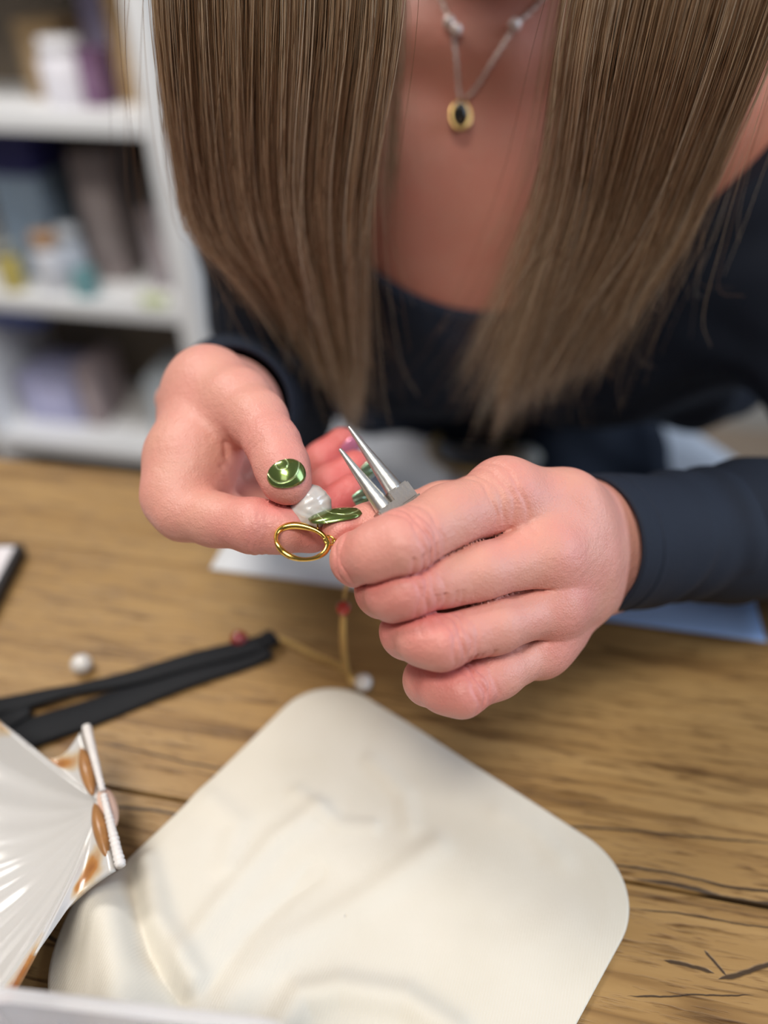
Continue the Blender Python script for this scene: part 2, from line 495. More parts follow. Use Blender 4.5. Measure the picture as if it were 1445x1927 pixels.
class Hand:
    def __init__(self, fingers, bones, bumps, k_f=.006, k_palm=.012):
        self.fin = [chain(f) for f in fingers]
        self.bones = [chain(b) for b in bones]
        self.bumps = [(W(x, y, d / 1000), r * d / 1000 / FPX, k) for x, y, d, r, k in bumps]
        self.k_f, self.k_palm = k_f, k_palm
        self.creases = []     # (a, b, t0 metres from a, amp, width, dorsal dir, wob)
        self.lines = []       # (polyline pts, amp, width)
        self.groove = .0013
    def crease(self, fi, si, t0, amp, w, dors, r=.016):
        P, R = self.fin[fi]
        a, b = P[si], P[si + 1]
        u = (b - a) / np.linalg.norm(b - a)
        self.creases.append((a, u, t0, amp, w, dors, r))
    def line(self, pts, amp, w):
        self.lines.append((np.array([W(x, y, d / 1000) for x, y, d in pts]), amp, w))
    def __call__(self, p):
        pal = None
        for P, R in self.bones:
            for i in range(len(P) - 1):
                d = cap(p, P[i], P[i + 1], R[i], R[i + 1])
                pal = d if pal is None else smin(pal, d, self.k_palm)
        for c, r, k in self.bumps:
            pal = smin(pal, sph(p, c, r), k)
        out = None; f1 = np.full(len(p), 9.0); f2 = f1.copy()
        for P, R in self.fin:
            d = None
            for i in range(len(P) - 1):
                e = cap(p, P[i], P[i + 1], R[i], R[i + 1])
                d = e if d is None else smin(d, e, .0035)
            f2 = np.minimum(f2, np.maximum(f1, d)); f1 = np.minimum(f1, d)
            d = smin(d, pal, self.k_f)
            out = d if out is None else np.minimum(out, d)
        out = out + self.groove * np.exp(-((f2 - f1) / .0009) ** 2) * np.clip(1 - f1 / .0016, 0, 1)
        near = np.abs(out) < .004
        if near.any():
            q = p[near]; dd = np.zeros(len(q))
            for a, u, t0, amp, w, dors, r in self.creases:
                rel = q - a; t = rel @ u; rad = rel - t[:, None] * u
                rl = np.linalg.norm(rad, axis=1) + 1e-9
                ph = np.arctan2(rad @ np.cross(u, dors), rad @ dors)
                mask = np.clip(np.cos(ph) * 1.4 - .1, 0, 1) * (rl < r)
                tt = t - t0 - .0006 * np.sin(ph * 5 + t0 * 3000) - .0012 * (ph ** 2) * np.sign(t0 + 1e-9) * .3
                dd += amp * mask * np.exp(-(tt / w) ** 2)
            for pts, amp, w in self.lines:
                best = np.full(len(q), 9.0)
                for i in range(len(pts) - 1):
                    best = np.minimum(best, cap(q, pts[i], pts[i + 1], 0, 0))
                dd += amp * np.exp(-(best / w) ** 2)
            out[near] += dd
        return out

# --- hand that grips the pliers (image right): back of the hand to the viewer, index on top
TOCAM = cdir(0, -.25, -1)
hr = Hand(
    fingers=[
        [(1000, 965, 258, 54), (945, 936, 249, 62), (843, 977, 236, 63), (753, 1028, 223, 65), (712, 1042, 224, 58), (675, 1052, 231, 50), (684, 1030, 246, 44), (705, 1010, 254, 36)],     # index
        [(1070, 1055, 254, 52), (1020, 1048, 244, 57), (900, 1077, 234, 56), (765, 1110, 225, 55), (742, 1114, 227, 53), (722, 1110, 236, 51), (760, 1105, 252, 44), (800, 1095, 255, 36)], # middle
        [(1065, 1130, 260, 46), (1030, 1142, 247, 50), (930, 1177, 234, 51), (829, 1209, 225, 50), (795, 1200, 227, 49), (768, 1188, 236, 50), (800, 1170, 252, 44), (850, 1150, 255, 36)],  # ring
        [(1055, 1190, 264, 44), (1012, 1222, 253, 46), (935, 1266, 240, 46), (868, 1302, 232, 45), (835, 1294, 235, 44), (807, 1280, 244, 45), (835, 1255, 258, 38), (880, 1220, 262, 34)],   # little
        [(1030, 960, 284, 60), (905, 950, 268, 56), (832, 960, 258, 51), (765, 980, 252, 50), (700, 994, 246, 46), (644, 1002, 241, 39)],      # thumb
    ],
    bones=[
        [(1200, 1010, 303, 66), (1140, 985, 288, 64), (1062, 957, 260, 62), (965, 944, 251, 59)],
        [(1200, 1020, 302, 66), (1140, 1018, 285, 64), (1080, 1025, 261, 56), (1036, 1055, 249, 50)],
        [(1200, 1030, 302, 66), (1140, 1048, 286, 62), (1080, 1080, 264, 56), (1034, 1138, 252, 47)],
        [(1200, 1038, 304, 62), (1135, 1078, 291, 56), (1075, 1122, 272, 54), (1010, 1215, 257, 44)],
        [(1200, 1020, 303, 84), (1260, 1014, 313, 86), (1360, 1005, 328, 88)],
        [(1080, 1040, 280, 64), (960, 1080, 266, 64), (900, 1090, 263, 44)],   # inner palm
        [(945, 1010, 252, 34), (1000, 1010, 252, 40), (1010, 1100, 256, 44), (1000, 1180, 260, 38)], # webs
        [(1120, 985, 296, 60), (1010, 960, 278, 60)],                           # thumb muscle
    ],
    bumps=[(944, 926, 250, 46, .016), (1036, 1044, 248, 45, .012), (1044, 1140, 252, 41, .012), (1024, 1216, 258, 36, .012)],
    k_f=.0055, k_palm=.012)
for fi, s in ((0, 2), (1, 2), (2, 2), (3, 2)):
    P, R = hr.fin[fi]
    Ls = np.linalg.norm(P[s + 1] - P[s])
    for t0, amp, w in ((Ls - .0052, .0005, .0007), (Ls - .0026, .0008, .0007), (Ls + .0002, .0006, .0007), (Ls - .0082, .0004, .0007)):
        hr.crease(fi, s, t0, amp, w, TOCAM)
hr.crease(0, 4, .0070, .00055, .0007, TOCAM)      # index end joint
hr.crease(0, 4, .0100, .00055, .0007, TOCAM)
P, R = hr.fin[0]
for t0 in (.003, .0065, .010, .0135):
    hr.crease(0, 1, t0, .0005, .0009, cdir(.2, -.5, -1), .02)
# web folds between the knuckles
hr.line([(960, 1118, 234), (1000, 1105, 240), (1045, 1098, 246)], .0010, .0013)
hr.line([(955, 1128, 234), (1005, 1122, 241), (1060, 1118, 250)], .0006, .0011)
hr.line([(965, 1222, 238), (1000, 1205, 244), (1035, 1196, 250)], .0010, .0013)
hr.line([(980, 1225, 240), (1010, 1215, 246), (1040, 1210, 252)], .0006, .0011)
hr.line([(945, 1000, 236), (985, 985, 243), (1010, 985, 248)], .0004, .0012)

# --- hand that holds the pearl (image left): thumb on top, palm turned up
TOC2 = cdir(.1, -.3, -1)
hl = Hand(
    fingers=[
        [(360, 890, 276, 62), (332, 940, 262, 50), (345, 964, 258, 52), (405, 978, 252, 49), (480, 990, 244, 50), (530, 994, 245, 45), (585, 994, 250, 42), (628, 988, 254, 34)],       # index
        [(380, 890, 292, 56), (348, 938, 282, 46), (420, 975, 275, 44), (520, 985, 270, 42), (600, 968, 268, 40), (660, 926, 270, 33)],    # middle
        [(400, 870, 305, 52), (370, 915, 300, 44), (460, 955, 295, 42), (560, 950, 290, 40), (625, 916, 287, 40), (668, 880, 287, 33)],    # ring
        [(410, 850, 318, 46), (390, 895, 316, 40), (480, 930, 312, 38), (565, 915, 308, 36), (608, 868, 305, 35), (643, 834, 304, 30)],    # little
        [(398, 742, 288, 66), (446, 758, 270, 62), (484, 790, 259, 55), (514, 836, 249, 49), (530, 876, 244, 49), (539, 905, 241, 48)],    # thumb
    ],
    bones=[
        [(420, 775, 312, 80), (394, 792, 292, 68), (352, 865, 274, 58), (332, 936, 263, 46)],
        [(420, 778, 314, 84), (400, 810, 304, 66), (352, 920, 284, 44)],
        [(425, 782, 318, 78), (400, 830, 314, 56), (374, 905, 302, 42)],
        [(430, 785, 322, 70), (420, 840, 322, 50), (397, 885, 317, 40)],
        [(392, 735, 292, 72), (448, 760, 272, 58)],
        [(408, 778, 312, 78), (428, 770, 340, 84), (448, 757, 385, 92)],
        [(396, 790, 282, 52), (368, 865, 271, 52), (365, 910, 266, 50)],     # web muscle between thumb and index
    ],
    bumps=[(392, 715, 284, 52, .012), (326, 935, 264, 42, .010), (322, 752, 316, 28, .006)],
    k_f=.005, k_palm=.014)
P, R = hl.fin[4]
for t0 in (-.0035, -.0012, .0012, .0036):
    hl.crease(4, 3, t0, .00024, .0006, cdir(.1, -.5, -1), .02)
for t0 in (-.001, .0014, .0035):
    hl.crease(0, 4, t0, .0003, .0006, cdir(0, .7, -1), .02)
hl.line([(415, 800, 262), (425, 850, 262), (440, 880, 260)], .0006, .0014)
hl.line([(400, 845, 262), (425, 858, 262), (436, 866, 262)], .0004, .0011)
hl.line([(392, 870, 260), (425, 880, 260), (440, 888, 260)], .0004, .0011)
hl.line([(488, 948, 243), (500, 958, 240), (520, 962, 240)], .0006, .0012)

def bounds(h, pad=.004):
    lo, hi = np.full(3, 9.0), np.full(3, -9.0)
    for P, R in h.fin + h.bones:
        for p, r in zip(P, R):
            lo = np.minimum(lo, p - r); hi = np.maximum(hi, p + r)
    return lo - pad, hi + pad

# --- the rest of the figure
S_L, S_R = np.array([-.065, .485, .185]), np.array([.235, .475, .19])
E_L, E_R = np.array([-.085, .53, -.03]), W(1790, 960, .366)
WR_L, WR_R = W(436, 766, .340), W(1260, 1014, .312)
HC = np.array([.045, .375, .435])
A3 = np.array
def body_parts(p, off=0.0, what='all'):
    d = None
    def add(e, k=.04):
        nonlocal d
        d = e if d is None else smin(d, e, k)
    if 1:
        add(cap(p, S_L + A3([.04, 0, .0]), S_R - A3([.04, 0, 0]), .058 + off, .058 + off))
        add(cap(p, A3([.02, .485, .165]), A3([.15, .485, .165]), .088 + off, .088 + off), .05)
        add(cap(p, A3([.02, .50, .10]), A3([.15, .50, .10]), .085 + off, .085 + off), .05)
        add(sph(p, A3([.030, .475, .088]), .066 + off), .04)
        add(sph(p, A3([.135, .470, .088]), .066 + off), .04)
        add(cap(p, A3([.06, .63, .03]), A3([.14, .63, .03]), .088 + off, .088 + off), .06)
        add(cap(p, A3([.05, .72, -.12]), A3([.15, .72, -.12]), .115 + off, .115 + off), .06)
        add(cap(p, S_L, E_L, .050 + off, .038 + off), .04)
        add(cap(p, S_R, E_R, .056 + off, .042 + off), .05)
        add(cap(p, A3([.22, .50, .15]), A3([.25, .53, .03]), .060 + off, .055 + off), .05)
        add(cap(p, E_L, WR_L, .036 + off * .2, .022 + off * .2), .02)
        add(cap(p, E_R, WR_R, .030 + off * .2, .021 + off * .2), .02)
    if 1:
        add(cap(p, A3([.05, .72, -.12]), A3([.15, .72, -.12]), .115 + off, .115 + off), .06)
        add(cap(p, A3([.10, .70, -.165]), A3([.13, .46, -.185]), .085 + off, .075 + off), .06)
        for hx, kx, ky, ax in ((.02, -.10, .43, -.09), (.17, .38, .46, .36)):
            kn = A3([kx, ky, -.18]); an = A3([ax, ky + .05, -.68])
            add(cap(p, A3([hx, .70, -.16]), kn, .085 + off, .06 + off), .03)
            add(cap(p, kn, an, .055 + off, .036 + off), .02)
            if what == 'all':
                add(cap(p, an + A3([0, .02, -.03]), an + A3([0, -.13, -.042]), .034, .024), .02)
    if what in ('all', 'top'): add(cap(p, A3([.075, .495, .22]), A3([.05, .42, .36]), .055 + off, .050 + off), .05)
    if what == 'all':
        # collar bones
        add(cap(p, A3([.06, .412, .232]), A3([-.04, .44, .245]), .008, .008), .02)
        add(cap(p, A3([.09, .412, .232]), A3([.20, .44, .245]), .008, .008), .02)
        # head, bent forward over the work
        fw = A3([-.05, -.72, -.69]); fw = fw / np.linalg.norm(fw)
        sd = A3([1, -.05, 0]); sd = sd - fw * (sd @ fw); sd /= np.linalg.norm(sd)
        up = np.cross(sd, fw) * 1.0
        if up[2] < 0: up = -up
        R = np.stack([sd, fw, up], 1)
        add(ell(p, HC, A3([.074, .094, .105]), R), .03)
        add(ell(p, HC + fw * .035 - up * .055, A3([.054, .058, .062]), R), .03)
        add(cap(p, HC + fw * .088 - up * .005, HC + fw * .112 - up * .045, .008, .012), .012)      # nose
        for s in (-1, 1):
            e = HC + fw * .080 + sd * .031 * s - up * .005
            d = smax(d, -sph(p, e + fw * .012, .013), .012)
            add(ell(p, e - fw * .004, A3([.013, .011, .011]), R), .003)
            add(ell(p, HC + sd * .076 * s - up * .02, A3([.008, .018, .030]), R), .006)
        add(cap(p, HC + fw * .086 - up * .068 + sd * .02, HC + fw * .086 - up * .068 - sd * .02, .008, .008), .008)   # lips
        add(cap(p, HC + fw * .086 - up * .080 + sd * .015, HC + fw * .086 - up * .080 - sd * .015, .008, .008), .006)
    return d
def body_sdf(p): return body_parts(p)
def z_neck(p):
    f = .112 + 5.0 * (p[:, 0] - .064) ** 2
    back = np.clip((p[:, 1] - .47) / .05, 0, 1)
    return f + back * (.29 - np.minimum(f, .29)) - .0 * back
def top_sdf(p):
    wr = .0016 * np.sin(p[:, 0] * 90 + np.sin(p[:, 2] * 60) * 2 + p[:, 1] * 40) * np.sin(p[:, 2] * 70 + 1)
    d = body_parts(p, .006, 'top') + wr
    d = smax(d, (p[:, 2] - z_neck(p)) * .75, .003)
    h_ = np.clip((p[:, 0] - .105) / .05, 0, 1) * np.clip((.262 - p[:, 0]) / .02, 0, 1)
    return smax(d - .007 * h_, -.088 - .09 * h_ - p[:, 2], .006)
def trousers_sdf(p):
    wr = .0018 * np.sin(p[:, 0] * 70 + p[:, 1] * 55) * np.sin(p[:, 1] * 40 + 2)
    d = body_parts(p, .004, 'legs') + wr
    d = smax(d, p[:, 2] + .055, .004)
    return smax(d, -.655 - p[:, 2], .004)

person = empty('person', (.1, .60, -.75))
tag(person, 'person with long light brown hair in a dark scoop-neck top, bending over pliers and pearl', 'person')

lo, hi = bounds(hr); Vr, Qr = surface_net(hr, lo, hi, .00062)
lo, hi = bounds(hl); Vl, Ql = surface_net(hl, lo, hi, .00070)
Vb, Qb = surface_net(body_sdf, (-.2, .20, -.75), (.48, .90, .57), .0055)
def redness():
    pts = []
    for h, idx in ((hr, (3, 5)), (hl, (4, 6))):
        for fi in range(4):
            P, R = h.fin[fi]
            for k in idx: pts.append((P[min(k, len(P) - 1)], .011, .42))
            pts.append((P[-1], .012, .3))
    for c, r, k in hr.bumps: pts.append((c, .012, .36))
    P, R = hl.fin[4]; pts.append((P[3], .012, .2)); pts.append((P[5], .010, .35))
    return pts
V, Q = join([(Vr, Qr), (Vl, Ql), (Vb, Qb)])
body_me = mesh_fast('body', V, Q)
att = body_me.attributes.new('red', 'FLOAT', 'POINT')
rd = np.full(len(V), .22); nh = len(Vr) + len(Vl)
for c, s, a in redness():
    rd[:nh] += a * np.exp(-(((V[:nh] - c) ** 2).sum(1)) / (s * s))
rd[nh:] = .48  # warm bounce light on the shaded chest put into the redness
att.data.foreach_set('value', rd.astype(np.float32))
chest_shade = np.zeros(len(V)); chest_shade[nh:] = .5          # shade on neck and chest put into the body colour, hands left out
body_me.attributes.new('tan', 'FLOAT', 'POINT').data.foreach_set('value', chest_shade.astype(np.float32))
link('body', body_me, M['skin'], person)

# --- the top: torso mesh plus the two finely creased sleeves
Vt, Qt = surface_net(top_sdf, (-.2, .17, -.20), (.42, .88, .34), .004)
def sleeve(path, rad, feats, n=150, seg=64, seed=0, cuff_in=.0022):
    P = crom(path, n)
    s = np.concatenate([[0], np.cumsum(np.linalg.norm(np.diff(P, axis=0), axis=1))])
    r0 = np.interp(s, [k for k, _ in rad], [v for _, v in rad])
    g = np.random.default_rng(seed)
    ph = g.uniform(0, 6.28, 8)
    def rf(i, a):
        t = s[i]; o = np.zeros_like(a)
        for t0, w, amp, sl, pw, p0 in feats:
            m = (.5 + .5 * np.cos(a - p0)) ** pw
            tt = t - t0 - sl * np.sin(a + p0 * .5)
            o += amp * m * np.exp(-(tt / w) ** 2)
        o += .0006 * np.sin(3 * a + t * 90 + ph[0]) * np.sin(t * 70 + ph[1]) * min(1, t / .03)
        return (r0[i] + o) / r0[i]
    v, f = tube(P, r0, seg, rfun=rf, cap=False)
    # turned-in cuff: an inner wall that runs back up the sleeve
    P_, T_, N_, B_ = frame_path(P)
    base = len(v); a = np.arange(seg) * 2 * np.pi / seg
    rings = [(-.0008, -.0004), (-.0010, -.0012), (.0, -cuff_in), (.012, -cuff_in - .0006)]
    ex = []
    for ds, dr in rings:
        c = P[0] + T_[0] * ds
        ex.append(c + (N_[0] * np.cos(a)[:, None] + B_[0] * np.sin(a)[:, None]) * (r0[0] + dr))
    v = np.concatenate([v] + ex)
    prev = 0
    for k in range(len(rings)):
        cur = base + k * seg
        for j in range(seg):
            j2 = (j + 1) % seg
            f.append((prev + j2, prev + j, cur + j, cur + j2))
        prev = cur
    return v, np.array(f)
wr_path = [W(1106, 1024, .2835), W(1190, 1018, .2975), W(1300, 1010, .314), W(1400, 1004, .329), .5 * (W(1400, 1004, .329) + E_R) + A3([.004, -.004, .004]), E_R, E_R + (S_R - E_R) * .45]
sl_r = sleeve(wr_path, [(0, .0270), (.02, .0270), (.06, .0275), (.085, .0285), (.10, .0275), (.14, .030), (.2, .037), (.26, .043), (.5, .048)],
    [(.0085, .0010, -.0006, .0, 0, 0), (.0105, .0012, .0003, .0, 0, 0), (.077, .008, .0026, .006, 0, .3), (.0885, .0038, -.0050, .006, 0, .3), (.100, .008, .0015, .006, 0, .3),
     (.050, .007, -.0020, .012, 1, 1.9), (.060, .006, .0016, .014, 1, 2.6), (.036, .006, -.0016, .010, 2, 3.6), (.066, .004, -.0034, .010, 3, 4.4), (.070, .005, .0022, -.008, 2, 5.2), (.045, .005, -.0022, -.010, 3, .6), (.030, .006, .0014, .012, 2, 5.6)],
    n=190, seg=84, seed=3)
wl_path = [W(430, 769, .326), W(438, 765, .345), W(450, 755, .378), .4 * W(450, 755, .378) + .6 * E_L, E_L, E_L + (S_L - E_L) * .4]
sl_l = sleeve(wl_path, [(0, .0285), (.03, .0295), (.10, .034), (.2, .041), (.4, .046)],
    [(.0085, .0012, -.0006, 0, 0, 0), (.05, .008, .002, .008, 0, 1), (.065, .006, -.002, .008, 0, 1), (.12, .01, .002, .01, 1, 2)], seed=5)
V, Q = join([(Vt, Qt), sl_r, sl_l])
link('top', mesh_fast('top', V, Q), M['top'], person)
Vp, Qp = surface_net(trousers_sdf, (-.22, .31, -.68), (.48, .88, -.03), .006)
link('trousers', mesh_fast('trousers', Vp, Qp), M['trousers'], person)

# --- finger nails
def nail(name, c, along, normal, length, width, R, mat, longcurve=1.2, label=None, sup=2.4):
    a = along / np.linalg.norm(along); n = normal - a * (normal @ a); n /= np.linalg.norm(n); s = np.cross(a, n)
    nu, nr = 28, 9
    v, uv = [], []
    for layer, th in ((0, .00045), (1, 0.0)):
        for i in range(nr + 1):
            q = i / nr
            for k in range(nu):
                an = 2 * math.pi * k / nu
                cx, sx = math.cos(an), math.sin(an)
                e = (abs(cx) ** sup + abs(sx) ** sup) ** (-1 / sup)
                u, w = q * cx * e * length / 2, q * sx * e * width / 2
                ang = w / R
                edge = th * (1 - max(0, q - .85) / .15 * .7)
                p = c + a * u + s * (math.sin(ang) * R) + n * ((math.cos(ang) - 1) * R - longcurve * u * u / length * .35 + edge)
                v.append(p); uv.append((u / width + .5, w / width + .5))
    f = []
    L = (nr + 1) * nu
    for i in range(nr):
        for k in range(nu):
            k2 = (k + 1) % nu
            f.append((i * nu + k, (i + 1) * nu + k, (i + 1) * nu + k2, i * nu + k2))
            f.append((L + i * nu + k2, L + (i + 1) * nu + k2, L + (i + 1) * nu + k, L + i * nu + k))
    for k in range(nu):
        k2 = (k + 1) % nu
        f.append((nr * nu + k, L + nr * nu + k, L + nr * nu + k2, nr * nu + k2))
    me = bpy.data.meshes.new(name); me.from_pydata([tuple(map(float, p)) for p in v], [], f); me.update()
    ul = me.uv_layers.new(name='UVMap')
    for lp in me.loops: ul.data[lp.index].uv = uv[lp.vertex_index]
    o = link(name, me, mat, person)
    if label: o['label'] = label
    return o
def on_surface(h, p, n, start=.012):
    """drop a point onto the skin along -n"""
    q = p + n * start
    for _ in range(60):
        d = float(h(q[None])[0])
        if d < 2e-5: break
        q = q - n * d * .8
    return q
n1 = cdir(.06, -.34, -.94)
c1 = on_surface(hl, W(541, 908, .241), n1)
nail('fingernail', c1 + n1 * .0002, cdir(.16, 1, -.25), n1, .0098, .0140, .0084, M['nail'], sup=2.05, label='metallic green painted thumbnail with swirl lines')
n2 = cdir(-.12, -.95, -.30)
c2 = on_surface(hr, W(645, 1000, .2415), n2)
nail('fingernail', c2 + n2 * .0007 - cdir(1, 0, 0) * .0016, cdir(-1, .16, -.10), n2, .0178, .0125, .0085, M['nail'], longcurve=1.0, label='long metallic green painted thumbnail seen edge-on')
for (fi, dx, dy, dd, mt, ln, wd) in ((1, .85, .30, -.35, M['nail_teal'], .013, .0105), (2, .85, .15, -.35, M['nail_teal'], .0125, .0105), (3, .75, .25, -.6, M['nail_pink'], .012, .0095)):
    P, R = hl.fin[fi]
    n = cdir(dx, dy, dd)
    ax = P[-1] - P[-2]
    c = on_surface(hl, P[-1] - ax / np.linalg.norm(ax) * .002, n)
    nail('fingernail', c + n * .0002, ax, n, ln, wd, .007, mt)

NP = 28
# --- hair: two curtains of loose strands hanging from the bent head
H_FW = A3([-.05, -.72, -.69]); H_FW = H_FW / np.linalg.norm(H_FW)
H_SD = A3([1, -.05, 0]); H_SD = H_SD - H_FW * (H_SD @ H_FW); H_SD /= np.linalg.norm(H_SD)
H_UP = np.cross(H_SD, H_FW); H_UP = H_UP if H_UP[2] > 0 else -H_UP
def scalp(a, b, s, k=1.05):
    """point over the skull: a = degrees forward along the parting, b = degrees down the side s"""
    a, b = math.radians(a), math.radians(b)
    return HC + k * (H_SD * s * .076 * math.sin(b) + math.cos(b) * (H_UP * .106 * math.cos(a) + H_FW * .095 * math.sin(a)))
def hair_side(n, top_u, mid_u, low_u, end_fn, root_side, seed, flyaway=.03, ncl=170):
    """top_u/mid_u/low_u: (xmin, xmax, ymin, ymax) of the curtain at three heights"""
    g = np.random.default_rng(seed)
    strands = []
    cl_u = g.uniform(0, 1, ncl); cl_v = g.uniform(0, 1, ncl); cl_e = g.normal(0, 1, (ncl, 4))
    for i in range(n):
        c = g.integers(ncl)
        pull = g.uniform(.0, .75)
        if g.random() < .45: u, v = g.uniform(-.02, 1.02), g.uniform(0, 1); pull *= .12
        else: u = np.clip(cl_u[c] + g.normal(0, .022), -.03, 1.03); v = np.clip(cl_v[c] + g.normal(0, .06), 0, 1)
        ue = u * (1 - pull) + cl_u[c] * pull; ve = v * (1 - pull) + cl_v[c] * pull
        def at(box, uu, vv):
            y = box[2] + (box[3] - box[2]) * vv
            return A3([(box[0] + (box[1] - box[0]) * uu) * (1 + 1.9 * (y - box[2])), y])
        a = 42 - 120 * g.uniform(0, 1) ** .8; kk = 1.04 + .07 * g.random()
        sc_ = [scalp(a, b_ + g.normal(0, 2), root_side, kk) for b_ in (1, 30, 62)]
        side = scalp(a * .6 - 10, 96, root_side, kk + .04)
        t = at(top_u, u, v); m = at(mid_u, ue, ve); l = at(low_u, ue, ve)
        zend = end_fn(ue) + g.normal(0, .010) + abs(g.normal(0, .016)) + .012 * cl_e[c, 3]
        t3 = A3([t[0], t[1], .275]); m3 = A3([m[0], m[1], .195]); l3 = A3([l[0], l[1], .12])
        fr = (zend - .12) / (.12 - .195)
        e3 = l3 + (l3 - m3) * fr * 1.0; e3[2] = zend
        ctrl = sc_ + [side, .4 * side + .6 * t3, t3, m3]
        if zend < .155: ctrl.append(l3 if zend < .11 else .5 * (l3 + m3))
        ctrl.append(e3 if zend < .19 else A3([m[0], m[1], zend]))
        S = crom(np.array(ctrl), NP)
        k = np.clip(np.linspace(-.35, 1, NP), 0, 1)[:, None]
        wob = np.stack([np.sin(k[:, 0] * w_ + p_) for w_, p_ in zip(g.uniform(3, 12, 3), g.uniform(0, 6, 3))], 1)
        S += wob * g.uniform(.0004, .0026) * k + cl_e[c, :3] * .0016 * k ** 2 * (pull > .1)
        if g.random() < flyaway:
            q = g.normal(0, 1, 3) * A3([1, .6, .35]); S += q * .011 * np.clip(k - g.uniform(.15, .6), 0, 1) ** 1.3 * g.uniform(.6, 3.2)
        strands.append(S)
    return strands
def end_left(u): return .088 + .12 * max(0, .55 - u)
def end_right(u): return .078 + .055 * u
hs = hair_side(8500, (-.070, .004, .285, .325), (-.078, -.006, .300, .345), (-.047, -.010, .322, .365), end_left, -1, 21, .08)
hs += hair_side(8500, (.0645, .124, .275, .320), (.068, .124, .300, .345), (.062, .108, .322, .365), end_right, 1, 22, .17)
# the thinner inner wisps that fall over the chest
hs += hair_side(120, (-.005, .008, .33, .37), (-.004, .006, .35, .375), (-.006, .000, .36, .385), lambda u: .18, -1, 23, .3, 6)
hs += hair_side(420, (.062, .080, .30, .33), (.062, .085, .31, .35), (.046, .085, .33, .375), lambda u: .085, 1, 24, .4, 40)
def back_hair(n, seed):
    g = np.random.default_rng(seed); out = []
    for i in range(n):
        a = g.uniform(-1, 1)
        sg = 1 if a > 0 else -1
        root = scalp(-60 + g.uniform(-30, 20), abs(a) * 25, sg); s1 = scalp(-105 + g.uniform(-10, 10), abs(a) * 80, sg, 1.08); s2 = A3([.06 + a * .10, .515, .32]); s3 = A3([.07 + a * .11, .60, .20 - .03 * g.random()])
        out.append(crom([root, s1, s2, s3], NP) + g.normal(0, .003, 3))
    return out
hs += back_hair(1800, 25)
hair = bpy.data.hair_curves.new('hair')
hair.add_curves([NP] * len(hs))
hp = np.concatenate(hs).astype(np.float32)
hair.points.foreach_set('position', hp.ravel()) if hasattr(hair.points[0], 'position') else hair.position_data.foreach_set('vector', hp.ravel())
rad = np.tile(np.concatenate([np.full(NP - 7, .00008), np.linspace(.00008, .00004, 7)]), len(hs)).astype(np.float32)
ra = hair.attributes.get('radius') or hair.attributes.new('radius', 'FLOAT', 'POINT')
ra.data.foreach_set('value', rad)
def hair_material():
    m, nt, b = mat_new('light_brown_hair')
    L = nt.links.new
    hi_ = N(nt, 'ShaderNodeHairInfo')
    r = ramp(nt, [(0, (.12, .06, .027)), (.3, (.25, .14, .072)), (.65, (.45, .305, .185)), (.88, (.62, .47, .32)), (1, (.82, .72, .58))])
    L(hi_.outputs['Random'], r.inputs['Fac']); L(r.outputs['Color'], b.inputs['Base Color'])
    b.inputs['Roughness'].default_value = .38
    b.inputs['Specular IOR Level'].default_value = .6
    return m
M['hair'] = hair_material()
ho = bpy.data.objects.new('hair', hair); COL.objects.link(ho); hair.materials.append(M['hair'])
ho.parent = person; ho.matrix_parent_inverse = Matrix.Translation(-Vector(person.location))
# ------------------------------------------------------------------ setting
PSI = math.atan(-.19)
ux, uy = math.cos(PSI), math.sin(PSI)
def loc2(u, v, z, o=(0, 0)):
    return (o[0] + u * ux - v * uy, o[1] + u * uy + v * ux, z)

fl = box('floor', (5, 5, .04), (0, .6, -.77), M['floor'], bev=0); tag(fl, kind='structure')
wb = box('wall_back', (5, .06, 3.2), loc2(-.3, 0, .83, (-.3, 1.95)), M['wall'], rz=PSI, bev=0); tag(wb, kind='structure')

# --- table of broad planks
table = empty('wooden_table', (.1, .05, -.75))
tag(table, 'rustic brown oak plank table with dark cracks and knots', 'table')
J = np.array([.1, .1325])                      # a point of the visible joint
def crack(xa, ya, xb, yb, w):
    a, b = T(xa, ya), T(xb, yb); return (a[0] - .1, a[1] - .05, b[0] - .1, b[1] - .05, w)
M['wood'] = wood_material(table, [crack(1120, 1624, 1640, 1712, .0007), crack(1185, 1712, 1520, 1756, .0004), crack(1190, 1656, 1700, 1748, .0013),
    crack(1248, 1808, 1345, 1832, .0009), crack(1322, 1790, 1368, 1836, .0007), crack(1350, 1842, 1475, 1812, .0011),
    crack(180, 1396, 440, 1450, .0006), crack(150, 1512, 420, 1536, .0009), crack(60, 1746, 140, 1790, .0010),
    crack(1000, 1550, 1470, 1585, .0006), crack(1180, 1880, 1420, 1872, .0004)])
def plank(v0, v1):
    me = bm_mesh('plank', bez_box(1.7, v1 - v0 - .0013, .036, .0012, 2))
    o = link('plank', me, M['wood'], table, False)
    c = loc2(.05, (v0 + v1) / 2, -.018, J)
    o.location = c; o.rotation_euler = (0, 0, PSI)
    return o
for v0, v1 in ((.0, .2135), (-.205, .0), (-.40, -.205)): plank(v0, v1)
for su in (-1, 1):
    for v in (.14, -.33):
        me = bm_mesh('leg', bez_box(.07, .07, .714, .004)); o = link('leg', me, M['wood'], table, False)
        o.location = loc2(.05 + su * .75, v, -.036 - .357, J); o.rotation_euler = (0, 0, PSI)

